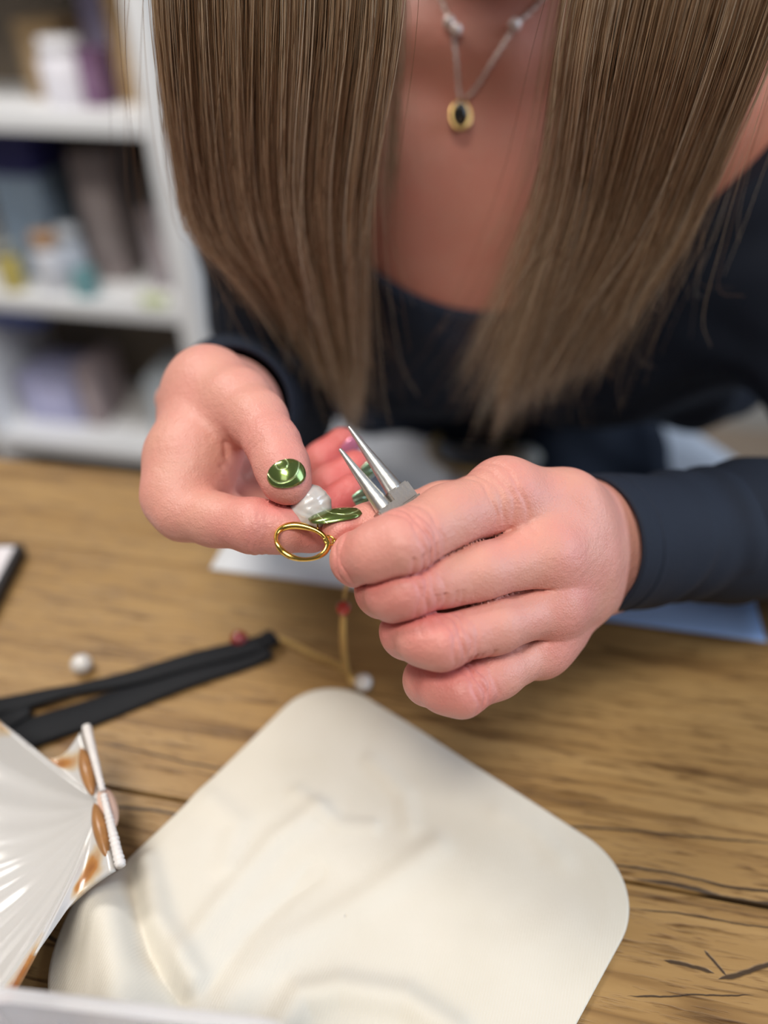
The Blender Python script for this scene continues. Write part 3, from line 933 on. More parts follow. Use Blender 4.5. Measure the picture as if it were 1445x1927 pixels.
# --- cloth
def cloth_material():
    m, nt, b = mat_new('cream_cotton')
    L = nt.links.new
    tc = N(nt, 'ShaderNodeTexCoord')
    nz = N(nt, 'ShaderNodeTexNoise'); nz.inputs['Scale'].default_value = 25; nz.inputs['Detail'].default_value = 3
    L(tc.outputs['Object'], nz.inputs['Vector'])
    r = ramp(nt, [(.3, (.68, .635, .545)), (.7, (.73, .69, .61))]); L(nz.outputs['Fac'], r.inputs['Fac'])
    L(r.outputs['Color'], b.inputs['Base Color'])
    b.inputs['Roughness'].default_value = .62; b.inputs['Specular IOR Level'].default_value = .35
    b.inputs['Sheen Weight'].default_value = .25
    wv = N(nt, 'ShaderNodeTexWave', wave_type='BANDS'); wv.inputs['Scale'].default_value = 330; wv.inputs['Distortion'].default_value = .6; wv.inputs['Detail'].default_value = 2
    mp = N(nt, 'ShaderNodeMapping'); mp.inputs['Rotation'].default_value = (0, 0, .35)
    L(tc.outputs['Object'], mp.inputs['Vector']); L(mp.outputs[0], wv.inputs['Vector'])
    n2 = N(nt, 'ShaderNodeTexNoise'); n2.inputs['Scale'].default_value = 900; L(tc.outputs['Object'], n2.inputs['Vector'])
    ad = N(nt, 'ShaderNodeMath', operation='ADD'); L(wv.outputs['Fac'], ad.inputs[0]); L(n2.outputs['Fac'], ad.inputs[1])
    bp = N(nt, 'ShaderNodeBump'); bp.inputs['Strength'].default_value = .16; bp.inputs['Distance'].default_value = .0003
    L(ad.outputs[0], bp.inputs['Height']); L(bp.outputs['Normal'], b.inputs['Normal'])
    return m
M['white_cloth'] = cloth_material()
def isect(p, d, q, e):
    A = np.array([[d[0], -e[0]], [d[1], -e[1]]]); s = np.linalg.solve(A, (q - p)[:2]); return p + d * s[0]
a1, a2 = T(680, 1312), T(1120, 1592); b1, b2 = T(560, 1312), T(250, 1622); c1_, c2_ = T(1188, 1735), T(1085, 1927)
O = isect(a1, a2 - a1, b1, b2 - b1); Cn = isect(a1, a2 - a1, c1_, c2_ - c1_)
db = (b2 - b1) / np.linalg.norm(b2 - b1); dc = (c2_ - c1_) / np.linalg.norm(c2_ - c1_)
LE = np.linalg.norm(Cn - O) * .985
def cl_pos(s, t):
    d = db * (1 - s) + dc * s
    return O + (Cn - O) * s + d * LE * t
nr, ns = 96, 300
outl = []
rc = .17
for k in range(ns):
    a = 2 * math.pi * k / ns
    # rounded square outline
    cx, cy = math.cos(a), math.sin(a)
    lo_, hi_ = 0, 2.0
    for _ in range(40):
        m_ = (lo_ + hi_) / 2
        qx, qy = max(abs(cx * m_) - (1 - 2 * rc), 0), max(abs(cy * m_) - (1 - 2 * rc), 0)
        inside = math.hypot(qx, qy) < 2 * rc
        lo_, hi_ = (m_, hi_) if inside else (lo_, m_)
    outl.append((cx * lo_, cy * lo_))
folds = []   # (polyline in table points, height, width)
def fold(pts, h, w): folds.append(([T(x, y)[:2] for x, y in pts], h, w))
fold([(150, 1690), (215, 1760), (235, 1860), (240, 1927)], .0085, .011)
fold([(250, 1660), (262, 1745), (285, 1820), (345, 1900)], -.0035, .0045)
fold([(280, 1640), (310, 1760), (370, 1860)], .003, .005)
fold([(330, 1850), (420, 1720), (520, 1590), (600, 1530)], .0018, .0055)
fold([(400, 1870), (480, 1760), (590, 1650)], -.0014, .0045)
fold([(440, 1900), (540, 1790), (700, 1690), (820, 1600)], .0014, .006)
fold([(530, 1950), (570, 1890), (640, 1872), (760, 1890), (850, 1950)], .0032, .006)
fold([(560, 1500), (640, 1560), (700, 1560)], .0010, .004)
fold([(700, 1440), (760, 1500), (770, 1560)], .0009, .005)
fold([(380, 1500), (450, 1560), (430, 1640)], .0012, .006)
fold([(940, 1540), (1000, 1570), (1050, 1620)], .0008, .006)
fold([(860, 1780), (960, 1800), (1060, 1740)], .0007, .010)
V2, F2 = [], []
for i in range(nr + 1):
    q = i / nr
    for k in range(ns):
        s, t = .5 + outl[k][0] * q * .5, .5 + outl[k][1] * q * .5
        p = cl_pos(s, t); V2.append((p[0], p[1], q))
V2 = np.array(V2)
zz = np.full(len(V2), .0016)
for pts, h, w in folds:
    best = np.full(len(V2), 9.0)
    for i in range(len(pts) - 1):
        best = np.minimum(best, cap(V2[:, :2], pts[i], pts[i + 1], 0, 0))
    zz += 1.25 * h * np.exp(-(best / (w * .85)) ** 2)
x_, y_ = V2[:, 0], V2[:, 1]
gk = np.random.default_rng(5)
for _ in range(14):
    kx, ky = gk.normal(0, 70, 2); zz += .00016 * np.sin(x_ * kx + y_ * ky + gk.uniform(0, 6))
near = T(300, 1880)[:2]
zz += .006 * np.exp(-((x_ - near[0]) ** 2 + (y_ - near[1]) ** 2) / .05 ** 2)
zz = np.maximum(zz, .0014)
edge = np.clip((V2[:, 2] - .93) / .07, 0, 1)
zz = zz * (1 - .5 * edge) + .0011 * .5 * edge
V2[:, 2] = zz
for i in range(nr):
    for k in range(ns):
        k2 = (k + 1) % ns
        F2.append((i * ns + k, (i + 1) * ns + k, (i + 1) * ns + k2, i * ns + k2))
cl = obj_vf('polishing_cloth', V2, F2, M['white_cloth'])
sm = cl.modifiers.new('thick', 'SOLIDIFY'); sm.thickness = .0009; sm.offset = -1
tag(cl, 'cream white cotton cloth square with rounded corners lying creased on the table', 'cloth')

# --- scallop shell
def shell_material():
    m, nt, b = mat_new('scallop_nacre')
    L = nt.links.new
    at = N(nt, 'ShaderNodeAttribute', attribute_name='brown')
    tc = N(nt, 'ShaderNodeTexCoord'); nz = N(nt, 'ShaderNodeTexNoise'); nz.inputs['Scale'].default_value = 85; nz.inputs['Detail'].default_value = 4
    L(tc.outputs['Object'], nz.inputs['Vector'])
    ma = N(nt, 'ShaderNodeMath', operation='MULTIPLY_ADD'); ma.inputs[1].default_value = .8; ma.inputs[2].default_value = -.42
    L(nz.outputs['Fac'], ma.inputs[0])
    sm_ = N(nt, 'ShaderNodeMath', operation='ADD'); L(ma.outputs[0], sm_.inputs[0]); L(at.outputs['Fac'], sm_.inputs[1])
    r = ramp(nt, [(.30, (.60, .585, .575)), (.46, (.57, .45, .31)), (.62, (.46, .21, .065)), (.85, (.26, .09, .03))])
    L(sm_.outputs[0], r.inputs['Fac']); L(r.outputs['Color'], b.inputs['Base Color'])
    b.inputs['Roughness'].default_value = .2
    b.inputs['Coat Weight'].default_value = .35; b.inputs['Coat Roughness'].default_value = .12
    b.inputs['Subsurface Weight'].default_value = .15; b.inputs['Subsurface Radius'].default_value = (1, .9, .8); b.inputs['Subsurface Scale'].default_value = .003
    return m
M['shell'] = shell_material()
M['shell_rim'] = simple('chalky_white_shell', (.78, .74, .72), .55, noise=.12, scale=180, bump=.4, bscale=700)
M['ligament'] = simple('brown_ligament', (.36, .17, .06), .3, noise=.35, scale=220)
H1, H2 = T(160, 1382, .030), T(222, 1640, .026)
shell = empty('scallop_shell', tuple((H1 + H2) / 2 * A3([1, 1, 0])))
tag(shell, 'large open white scallop shell with brown-stained edges beside the cloth', 'shell')
U0 = (H1 + H2) / 2; HY = (H2 - H1); HL = np.linalg.norm(HY) / 2; HY /= np.linalg.norm(HY)
HX = np.cross(HY, A3([0, 0, 1])); HX /= np.linalg.norm(HX)
if HX[0] > 0: HX = -HX
HZ = A3([0, 0, 1.0])
def sp(x, y, z): return U0 + HX * x + HY * y + HZ * z
D_ = .118
def shell_pt(t, ph):
    r = D_ * (.30 + .70 * math.cos(ph * .95) ** .8)
    c = ph / 1.02
    rr = r * t * (1 + .018 * math.cos(ph * 26) * t ** 2)
    bowl = -.0225 * math.sin(math.pi * min(1, t) ** .72) * (math.cos(ph * 1.25) ** 1.0 if abs(ph) < 1.1 else .2)
    rise = .004 * t + .010 * t * t * abs(c) ** 2 + .0045 * max(0, (abs(c) - .84) / .16) ** 1.5 * min(1, t * 2)
    rib = .0013 * math.cos(ph * 26) * t ** 1.3
    lip = .010 * max(0, t - .82) / .18 * (.4 + .6 * abs(c)) * 0
    return sp(rr * math.cos(ph), rr * math.sin(ph), bowl + rise + rib + lip - .001)
nt_, nph = 56, 210
PH = np.linspace(-1.02, 1.02, nph)
v, br = [], []
for i in range(nt_ + 1):
    t = .02 + .98 * i / nt_
    for ph in PH:
        v.append(shell_pt(t, ph))
        c = abs(ph) / 1.02
        e = max(0, (t - .60) / .40) * .85 * (.55 + .45 * math.sin(ph * 13 + 1))
        e += .60 * max(0, (c - .80) / .20) * min(1, t * 2.2) * (.55 + .45 * math.sin(t * 9 + 1.2))
        br.append(.08 + e)
f = [(i * nph + k, i * nph + k + 1, (i + 1) * nph + k + 1, (i + 1) * nph + k) for i in range(nt_) for k in range(nph - 1)]
def shell_part(name, v, f, br, mat, th=.0018):
    me = bpy.data.meshes.new(name); me.from_pydata([tuple(map(float, p)) for p in v], [], f); me.update()
    a = me.attributes.new('brown', 'FLOAT', 'POINT'); a.data.foreach_set('value', np.array(br, np.float32))
    o = link(name, me, mat, shell)
    s = o.modifiers.new('thick', 'SOLIDIFY'); s.thickness = th; s.offset = 0
    return o
shell_part('fan', v, f, br, M['shell'])
for sgn in (-1, 1):
    v, br, f = [], [], []
    na, nb = 26, 18
    for i in range(na + 1):
        a = i / na                       # from umbo to ear tip along the hinge
        for k in range(nb + 1):
            b_ = k / nb                  # from hinge to fan edge
            h = sp(.001, sgn * HL * a, .0015 * a)
            e = shell_pt(.02 + .60 * a, sgn * 1.02)
            q = h * (1 - b_) + e * b_
            notch = math.sin(math.pi * b_) * a
            q = q - HY * sgn * (.007 if sgn > 0 else .011) * notch * a - HZ * .006 * notch
            v.append(q)
            br.append(.14 + .62 * math.exp(-((a - .76) / .24) ** 2) * math.exp(-((b_ - .42) / .34) ** 2) + .3 * max(0, a - .93) / .07 * b_)
    f = [(i * (nb + 1) + k, i * (nb + 1) + k + 1, (i + 1) * (nb + 1) + k + 1, (i + 1) * (nb + 1) + k) for i in range(na) for k in range(nb)]
    shell_part('ear', v, f, br, M['shell'])
    # corrugated chalky hinge ridge and the brown ligament strip inside it
    P = [sp(-.0015, sgn * HL * a, .0025 + .001 * a) for a in np.linspace(.03, 1.02, 60)]
    rr = [.0011 + .0007 * (k / 59) + .00028 * math.sin(k * 1.7) * (.6 + .4 * math.sin(k * .37)) for k in range(60)]
    vv, ff = tube(P, rr, 10); obj_vf('hinge_ridge', vv, ff, M['shell_rim'], shell)
    P = [sp(.0022, sgn * HL * a, .0008) for a in np.linspace(.06, .80, 24)]
    rr = [.0003 + .0024 * math.sin(math.pi * k / 23) ** .7 for k in range(24)]
    vv, ff = tube(P, rr, 10); obj_vf('ligament', vv, ff, M['ligament'], shell)
bm = bmesh.new(); bmesh.ops.create_uvsphere(bm, u_segments=24, v_segments=14, radius=1)
Rm = Matrix((tuple(HX), tuple(HY), tuple(HZ))).transposed().to_4x4()
bmesh.ops.transform(bm, matrix=Matrix.Translation(Vector(sp(-.0012, .003, -.0030))) @ Rm @ Matrix.Diagonal((.0036, .0085, .0046, 1)), verts=bm.verts)
link('umbo', bm_mesh('umbo', bm), simple('pinkish_shell', (.74, .50, .40), .4, noise=.2, scale=200), shell)

# --- translucent plastic box at the near edge
def plastic():
    m, nt, b = mat_new('frosted_plastic')
    b.inputs['Base Color'].default_value = (.86, .85, .88, 1); b.inputs['Roughness'].default_value = .3
    b.inputs['Transmission Weight'].default_value = .55; b.inputs['IOR'].default_value = 1.15
    return m
M['plastic'] = plastic()
pb = empty('plastic_box', tuple(T(250, 1960)))
tag(pb, 'frosted plastic box in the near left corner of the table below the shell', 'box')
R1, R2 = T(-60, 1860, .075), T(560, 1934, .075)
bx = (R2 - R1) / np.linalg.norm(R2 - R1); by = np.cross(A3([0, 0, 1]), bx); by = -by if by[1] > 0 else by
bl, bd, bh = np.linalg.norm(R2 - R1), .10, .018
def boxpt(u, v, z): return R1 * A3([1, 1, 0]) + bx * u + by * v + A3([0, 0, z + .0125])
def rrect(inset, z, rad=.010, n=8, grow=0):
    pts = []
    x0, x1, y0, y1 = inset, bl - inset, inset, bd - inset
    for cx, cy, a0 in ((x1 - rad, y0 + rad, -90), (x1 - rad, y1 - rad, 0), (x0 + rad, y1 - rad, 90), (x0 + rad, y0 + rad, 180)):
        for k in range(n):
            a = math.radians(a0 + 90 * k / (n - 1)); pts.append(boxpt(cx + rad * math.cos(a), cy + rad * math.sin(a), z))
    return pts
loops = [rrect(.006, .001), rrect(.003, .030), rrect(.001, .0585), rrect(-.0012, .0588), rrect(-.0014, .062), rrect(-.0004, .0626), rrect(.0018, .062), rrect(.0038, .030), rrect(.0070, .0025)]
n_ = len(loops[0]); v = np.concatenate(loops); f = []
for i in range(len(loops) - 1):
    for k in range(n_):
        f.append((i * n_ + k, i * n_ + (k + 1) % n_, (i + 1) * n_ + (k + 1) % n_, (i + 1) * n_ + k))
fv = [tuple(map(int, q)) for q in f] + [tuple(range(n_ - 1, -1, -1)), tuple(range((len(loops) - 1) * n_, len(loops) * n_))]
me = bpy.data.meshes.new('tray_body'); me.from_pydata([tuple(p) for p in v], [], fv); me.update()
link('tray_body', me, M['plastic'], pb, False)

# --- tablet at the left edge
M['screen'] = simple('pale_screen', (.80, .76, .80), .25)
M['dark_case'] = simple('dark_case', (.02, .02, .025), .5)
C0 = T(44, 1020, .009); Ca = T(0, 1104, .009); da = (Ca - C0) / np.linalg.norm(Ca - C0); dbb = A3([da[1], -da[0], 0]); dbb = -dbb if dbb[0] > 0 else dbb
tb = empty('tablet', tuple(C0 * A3([1, 1, 0])))
tag(tb, 'dark-edged tablet with a pale top at the left edge of the table', 'tablet')
ang = math.atan2(da[1], da[0]); cc = C0 + da * .085 + dbb * .06
box('case', (.17, .12, .0085), (cc[0], cc[1], .00435), M['dark_case'], tb, ang, .002, 3)
box('screen', (.163, .113, .0006), (cc[0], cc[1], .0088), M['screen'], tb, ang, .0002, 1)

# --- sheets of paper behind the hands
F1, F2_ = T(396, 1073), T(1440, 1214)
du = (F2_ - F1) / np.linalg.norm(F2_ - F1); dv = A3([-du[1], du[0], 0])
FLn = np.linalg.norm(F2_ - F1)
def sheet(name, u0, u1, w, z, mat, label):
    n = 14; v = []; f = []
    for i in range(n + 1):
        for k in range(n + 1):
            u, t = u0 + (u1 - u0) * i / n, w * k / n
            p = F1 + du * u + dv * t
            v.append((p[0], p[1], z + .0004 * math.sin(u * 60) * math.sin(t * 50) + .0006 * (k / n) ** 2))
    f = [(i * (n + 1) + k, (i + 1) * (n + 1) + k, (i + 1) * (n + 1) + k + 1, i * (n + 1) + k + 1) for i in range(n) for k in range(n)]
    o = obj_vf(name, v, f, mat); s = o.modifiers.new('thick', 'SOLIDIFY'); s.thickness = .0004
    return tag(o, label, 'paper')
sheet('paper_sheet', 0, FLn * .60, .072, .0012, M['paper'], 'white paper sheet lying behind the pearl and gold ring')
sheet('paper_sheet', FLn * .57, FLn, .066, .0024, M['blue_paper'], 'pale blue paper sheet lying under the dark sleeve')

# --- folded black strap
strap = empty('folded_strap', tuple(T(260, 1300)))
tag(strap, 'flat black fabric strap folded double, running from under the shell', 'strap')
def band(name, mid, wid, z0, th, n=60):
    P = crom([T(x, y) for x, y in mid], n); w = np.interp(np.linspace(0, 1, n), np.linspace(0, 1, len(wid)), wid)
    Tn = np.gradient(P, axis=0); Tn /= np.linalg.norm(Tn, axis=1)[:, None]; S = np.stack([-Tn[:, 1], Tn[:, 0], 0 * Tn[:, 0]], 1)
    v, f = [], []
    prof = [(-1, 0), (-1, .7), (-.9, 1), (0, 1.15), (.9, 1), (1, .7), (1, 0)]
    for i in range(n):
        zz_ = z0 + .0007 * math.sin(i * .35)
        for a, b_ in prof: v.append(P[i] + S[i] * a * w[i] / 2 + A3([0, 0, zz_ + .0008 + b_ * th]))
    m_ = len(prof)
    for i in range(n - 1):
        for k in range(m_):
            f.append((i * m_ + k, i * m_ + (k + 1) % m_, (i + 1) * m_ + (k + 1) % m_, (i + 1) * m_ + k))
    fv = [tuple(q) for q in f] + [tuple(range(m_)), tuple(range(n * m_ - 1, (n - 1) * m_ - 1, -1))]
    me = bpy.data.meshes.new(name); me.from_pydata([tuple(map(float, p)) for p in v], [], fv); me.update()
    return link(name, me, M['black_strap'], strap)
band('lower_strand', [(-260, 1452), (-100, 1425), (30, 1394), (130, 1362), (260, 1312), (380, 1272), (470, 1243), (508, 1230)], [.017, .016, .016, .015, .013, .011, .010], 0, .0028)
band('upper_strand', [(-260, 1400), (-100, 1362), (20, 1338), (110, 1320), (200, 1298), (300, 1275), (400, 1247), (490, 1222), (516, 1216)], [.013, .012, .009, .0055, .0085, .010, .010, .0085], .0030, .0022)
band('turned_fold', [(-260, 1424), (-120, 1400), (0, 1366), (62, 1350)], [.022, .020, .016, .005], .0022, .0016, 24)
band('tip_loop', [(496, 1224), (508, 1218), (520, 1212)], [.008, .010, .008], .004, .0022, 10)

# --- pearls and beads
def blob(name, c, r, mat, parent=None, lump=0.0, seed=1, sc=(1, 1, 1), rot=None, sub=4):
    bm = bmesh.new(); bmesh.ops.create_icosphere(bm, subdivisions=sub, radius=1)
    g = np.random.default_rng(seed); K = g.normal(0, 1, (6, 3)); ph = g.uniform(0, 6, 6)
    for vv in bm.verts:
        p = np.array(vv.co); s = 1.0
        if lump:
            s += lump * sum(math.sin(2.1 * (K[i] @ p) + ph[i]) for i in range(6)) / 6
            s += lump * .35 * sum(math.sin(5.2 * (K[i] @ p) + 2 * ph[i]) for i in range(6)) / 6
        vv.co = Vector(p * s * np.array(sc) * r)
    mt = Matrix.Translation(Vector(c))
    if rot is not None: mt = mt @ rot
    bmesh.ops.transform(bm, matrix=mt, verts=bm.verts)
    return link(name, bm_mesh(name, bm), mat, parent)
pc = T(153, 1250, .0048)
o = blob('pearl', pc, .0048, M['pearl'], None, .04, 4, (1.05, 1, .98)); tag(o, 'small loose white pearl lying alone on the wood', 'pearl')

# --- the piece of jewellery in the hands
neck = empty('pearl_necklace', tuple(T(640, 1290)))
tag(neck, 'gold chain necklace with baroque pearl, gold ring link and red beads held in both hands', 'necklace')
def pearl_sdf(p):
    d = sph(p, W(586, 944, .2445), .0057)
    for x, y, dd, r in ((574, 962, .2440, .0050), (592, 969, .2440, .0045), (568, 974, .2440, .0036), (602, 950, .2450, .0036), (578, 938, .243, .0032)):
        d = smin(d, sph(p, W(x, y, dd), r), 0.0022)
    q = (p - W(583, 955, .2425)) * 1000
    return d + .00014 * np.sin(q[:, 0] * 1.1 + 1.3 * np.sin(q[:, 2] * .9)) * np.sin(q[:, 2] * 1.4 + q[:, 1])
c0 = W(583, 955, .2425)
pv, pq = surface_net(pearl_sdf, c0 - .010, c0 + .010, .0003)
link('baroque_pearl', mesh_fast('baroque_pearl', pv, pq), M['pearl'], neck)['label'] = 'lumpy white baroque pearl'
# irregular cast ring: a wobbly loop seen obliquely
rcx = W(566, 1020, .2335)
ea, eb = cdir(1, .10, .06), cdir(.02, .80, -.55)
P, rr = [], []
for k in range(96):
    a = 2 * math.pi * k / 96
    w1 = 1 + .05 * math.sin(2 * a + .6) + .045 * math.sin(3 * a + 2)
    P.append(rcx + ea * ((.0079) * w1 * math.cos(a)) + eb * (.0063 * w1 * math.sin(a)) + np.cross(ea, eb) * .0005 * math.sin(2 * a))
    rr.append(.00082 + .00018 * math.sin(3 * a + 1) + .00025 * max(0, math.sin(-a)))
def ring(name, P, rr, mat, par, seg=14):
    vv, ff = tube(P, rr, seg, closed=True); return obj_vf(name, vv, ff, mat, par)
ring('ring_link', P, rr, M['gold'], neck)['label'] = 'uneven polished gold ring'
def loop(name, c, ea, eb, ra, rb, r, mat, par, n=28, seg=8):
    return ring(name, [c + ea * ra * math.cos(2 * math.pi * k / n) + eb * rb * math.sin(2 * math.pi * k / n) for k in range(n)], [r] * n, mat, par, seg)
loop('jump_ring', W(620, 1017, .2345), cdir(1, .35, 0), cdir(-.2, .7, -.5), .0017, .0015, .00042, M['gold'], neck)
loop('jump_ring', W(633, 1019, .2365), cdir(1, .1, .5), cdir(0, .5, .6), .0014, .0013, .00038, M['gold'], neck)
vv, ff = tube([W(597, 985, .2385), W(598, 993, .2375), W(596, 1002, .2372)], .0003, 8); obj_vf('wire', vv, ff, M['gold'], neck)
def chain_links(name, path, step, size, wire, mat, par):
    L = np.concatenate([[0], np.cumsum(np.linalg.norm(np.diff(path, axis=0), axis=1))])
    n = int(L[-1] / step); parts = []
    for i in range(n):
        s = (i + .5) * step
        c = A3([np.interp(s, L, path[:, k]) for k in range(3)])
        c2 = A3([np.interp(min(s + .0004, L[-1]), L, path[:, k]) for k in range(3)]) - A3([np.interp(max(s - .0004, 0), L, path[:, k]) for k in range(3)])
        t = c2 / np.linalg.norm(c2); nn = np.cross(t, [.3, .8, .5]); nn /= np.linalg.norm(nn); bb = np.cross(t, nn)
        sdv = (nn if i % 2 else bb)
        m = 12
        pts = [c + t * size * .78 * math.cos(2 * math.pi * k / m) + sdv * size * .5 * math.sin(2 * math.pi * k / m) for k in range(m)]
        parts.append(tube(pts, wire, 6, closed=True))
    v, f = join(parts)
    return obj_vf(name, v, f, mat, par)
pm = crom([W(636, 1022, .240), W(668, 1040, .258), W(668, 1075, .282), W(652, 1104, .308), W(647, 1128, .3125)], 40)
chain_links('chain', pm, .0014, .0012, .00032, M['chain_gold'], neck)
blob('red_bead', W(646, 1145, .315), .0030, M['red_bead'], neck, .02, 3)
pm = crom([W(646, 1158, .317), W(645, 1190, .323), T(648, 1235, .018), T(655, 1268, .006), T(668, 1288, .0025)], 60)
chain_links('chain', pm, .0016, .0021, .00055, M['chain_gold'], neck)
blob('pearl_bead', T(684, 1284, .0042), .0042, M['pearl'], neck, .04, 6)
pm = crom([T(662, 1276, .0022), T(640, 1254, .0012), T(590, 1233, .0012), T(540, 1208, .0012), T(505, 1200, .0012), T(470, 1204, .0015)], 80)
chain_links('chain', pm, .0017, .0022, .0006, M['chain_gold'], neck)
blob('red_bead', T(450, 1204, .0042), .0044, M['dark_red_bead'], neck, .02, 5)

# --- round-nose pliers
pl = empty('round_nose_pliers', tuple(W(740, 950, .238)))
tag(pl, 'small steel round-nose pliers gripped between thumb and index finger', 'pliers')
def cone(name, a, b, ra, rb, mat, par, n=24, seg=24, tip=True):
    ts = np.linspace(0, 1, n); P = [a + (b - a) * t for t in ts]; r = [ra + (rb - ra) * t ** .92 for t in ts]
    if tip: P += [b + (b - a) / np.linalg.norm(b - a) * rb * .5]; r += [rb * .55]
    vv, ff = tube(P, r, seg); return obj_vf(name, vv, ff, mat, par)
j1a, j1b = W(727, 962, .2372), W(640, 846, .2385)
j2a, j2b = W(745, 925, .2400), W(657, 804, .2425)
jl = cone('jaw', j1a, j1b, .0032, .00062, M['steel'], pl)
cone('jaw', j2a, j2b, .0032, .00062, M['steel'], pl)
ax = (j1a + j2a) / 2 - (j1b + j2b) / 2; ax /= np.linalg.norm(ax)
sd = (j2a - j1a); sd -= ax * (sd @ ax); gap = np.linalg.norm(sd); sd /= gap; nn = np.cross(ax, sd)
if nn @ FWD > 0: nn = -nn
def obox(name, c, hx, hy, hz, mat, par, bev=.0006, taper=1.0):
    """box with half sizes along ax, sd, nn"""
    bm = bez_box(2 * hx, 2 * hy, 2 * hz, 0)
    for vv in bm.verts:
        if vv.co.x > 0: vv.co.y *= taper; vv.co.z *= taper
    bmesh.ops.bevel(bm, geom=bm.edges[:], offset=bev, segments=2, affect='EDGES')
    Rm = Matrix((tuple(ax), tuple(sd), tuple(nn))).transposed().to_4x4()
    bmesh.ops.transform(bm, matrix=Matrix.Translation(Vector(c)) @ Rm, verts=bm.verts)
    return link(name, bm_mesh(name, bm), mat, par, False)
bc = (j1a + j2a) / 2
obox('jaw_base', j1a + ax * .0018 + nn * .0004, .0030, .0044, .0042, M['steel_dark'], pl)
obox('jaw_base', j2a + ax * .0022 - nn * .0006, .0032, .0042, .0042, M['steel_dark'], pl)
obox('box_joint', bc + ax * .0088, .0066, .0084, .0040, M['steel_dark'], pl, .001, .9)
cyl, cf = lathe([(0, -.0044), (.0022, -.0044), (.0024, -.004), (.0024, .004), (.0022, .0044), (0, .0044)], 20)
Rm = np.stack([ax, sd, nn], 1)
obj_vf('rivet', cyl @ Rm.T + bc + ax * .0095, cf, M['steel'], pl)
hin = W(900, 1125, .262)
for s in (-1, 1):
    st = bc + ax * .0145 + sd * .0032 * s
    P = crom([st, st + ax * .012 + sd * .0035 * s + FWD * .004, hin + sd * .006 * s, W(955, 1185, .268) + sd * .004 * s], 26)
    vv, ff = tube(P, [.0028] * 6 + [.0042] * 19 + [.003], 14); obj_vf('handle', vv, ff, M['black_grip'], pl)

# --- necklace worn on the chest
def hit(px, py, off=.0012):
    r = FWD + (px - 722.5) / FPX * RGT - (py - 963.5) / FPX * UPV; r = r / np.linalg.norm(r)
    t = .2
    for _ in range(160):
        d = float(body_sdf((CP + r * t)[None])[0])
        if d < 2e-4: break
        t += d * .7
    return CP + r * (t - off)
pn = empty('pendant_necklace', tuple(hit(865, 215)))
tag(pn, 'thin silvery necklace with dark oval pendant worn on the bare chest', 'necklace')
path = [hit(x, y) for x, y in ((1075, -70), (1010, 10), (968, 52), (930, 110), (895, 165), (870, 192))]
chain_links('chain', crom(path, 60), .0022, .0014, .0004, simple('silver_chain', (.75, .66, .58), .3, 1.0), pn)
path = [hit(x, y) for x, y in ((800, -70), (826, -10), (848, 50), (858, 110), (862, 160), (866, 192))]
chain_links('chain', crom(path, 60), .0022, .0014, .0004, bpy.data.materials['silver_chain'], pn)
for x, y in ((845, 42), (858, 56), (968, 47)):
    blob('crystal_bead', hit(x, y, .003), .0030, simple('clear_crystal', (.75, .62, .56), .15, .1, .8, Coat_Weight=.8), pn, .03, x, sub=3)
pd = hit(866, 220, .003)
blob('pendant', pd, .0056, simple('dark_stone', (.02, .022, .018), .12, 0, .7, Coat_Weight=.6), pn, 0, 1, (.72, .45, 1.15))
loop('pendant_frame', pd - FWD * .0010, RGT, UPV * .9, .0046, .0070, .0009, M['chain_gold'], pn, 40, 10)

# --- dish on the lap
def clothes_sdf(p): return np.minimum(trousers_sdf(p), top_sdf(p))
def lap_hit(px, py):
    r = FWD + (px - 722.5) / FPX * RGT - (py - 963.5) / FPX * UPV; r = r / np.linalg.norm(r); t = .45
    for _ in range(200):
        d = float(clothes_sdf((CP + r * t)[None])[0])
        if d < 3e-4: break
        t += d * .6
    return CP + r * t
def lap_z(x, y):
    z = .0
    for _ in range(300):
        d = float(clothes_sdf(A3([[x, y, z]]))[0])
        if d < 3e-4: break
        z -= d * .6
    return z
DC = lap_hit(882, 866); DC[1] -= .004; DC[2] += .0035; zl = DC[2]
dish = empty('jewellery_dish', tuple(DC))
tag(dish, 'small round gold-rimmed dish lying in the lap below the dark top', 'dish')
pv, pf = lathe([(0, 0), (.026, 0), (.036, .006), (.041, .012), (.039, .012), (.033, .0075), (.024, .003), (0, .003)], 40)
obj_vf('bowl', pv * .85 + DC, pf, simple('grey_enamel', (.52, .52, .56), .35), dish)
ring('rim', [DC + A3([.0340 * math.cos(a), .0340 * math.sin(a), .0106]) for a in np.linspace(0, 2 * math.pi, 48, endpoint=False)], [.0038] * 48, simple('old_gold', (.66, .42, .13), .4, .5), dish)
TS = lap_hit(985, 876)
o = blob('paper_wad', (TS[0], TS[1], TS[2] + .008), .012, simple('white_tissue', (.7, .68, .62), .8), None, .25, 31, (1.2, .8, .9))
tag(o, 'crumpled white tissue beside the gold-rimmed dish in the lap', 'tissue')

# --- stool that carries the person
stool = empty('stool', (.10, .73, -.75))
tag(stool, 'round dark wooden stool under the person in pale trousers', 'stool')
zs = -.262
sv, sf = lathe([(0, zs - .03), (.15, zs - .03), (.16, zs - .022), (.16, zs - .006), (.15, zs), (0, zs)], 40)
M['dark_wood'] = simple('dark_wood', (.10, .06, .035), .5, noise=.2)
obj_vf('seat', sv + A3([.10, .73, 0]), sf, M['dark_wood'], stool)
for a in (45, 135, 225, 315):
    c, s = math.cos(math.radians(a)), math.sin(math.radians(a))
    vv, ff = tube([A3([.10 + c * .10, .73 + s * .10, zs - .03]), A3([.10 + c * .15, .73 + s * .15, -.75])], [.015, .012], 12); obj_vf('leg', vv, ff, M['dark_wood'], stool)

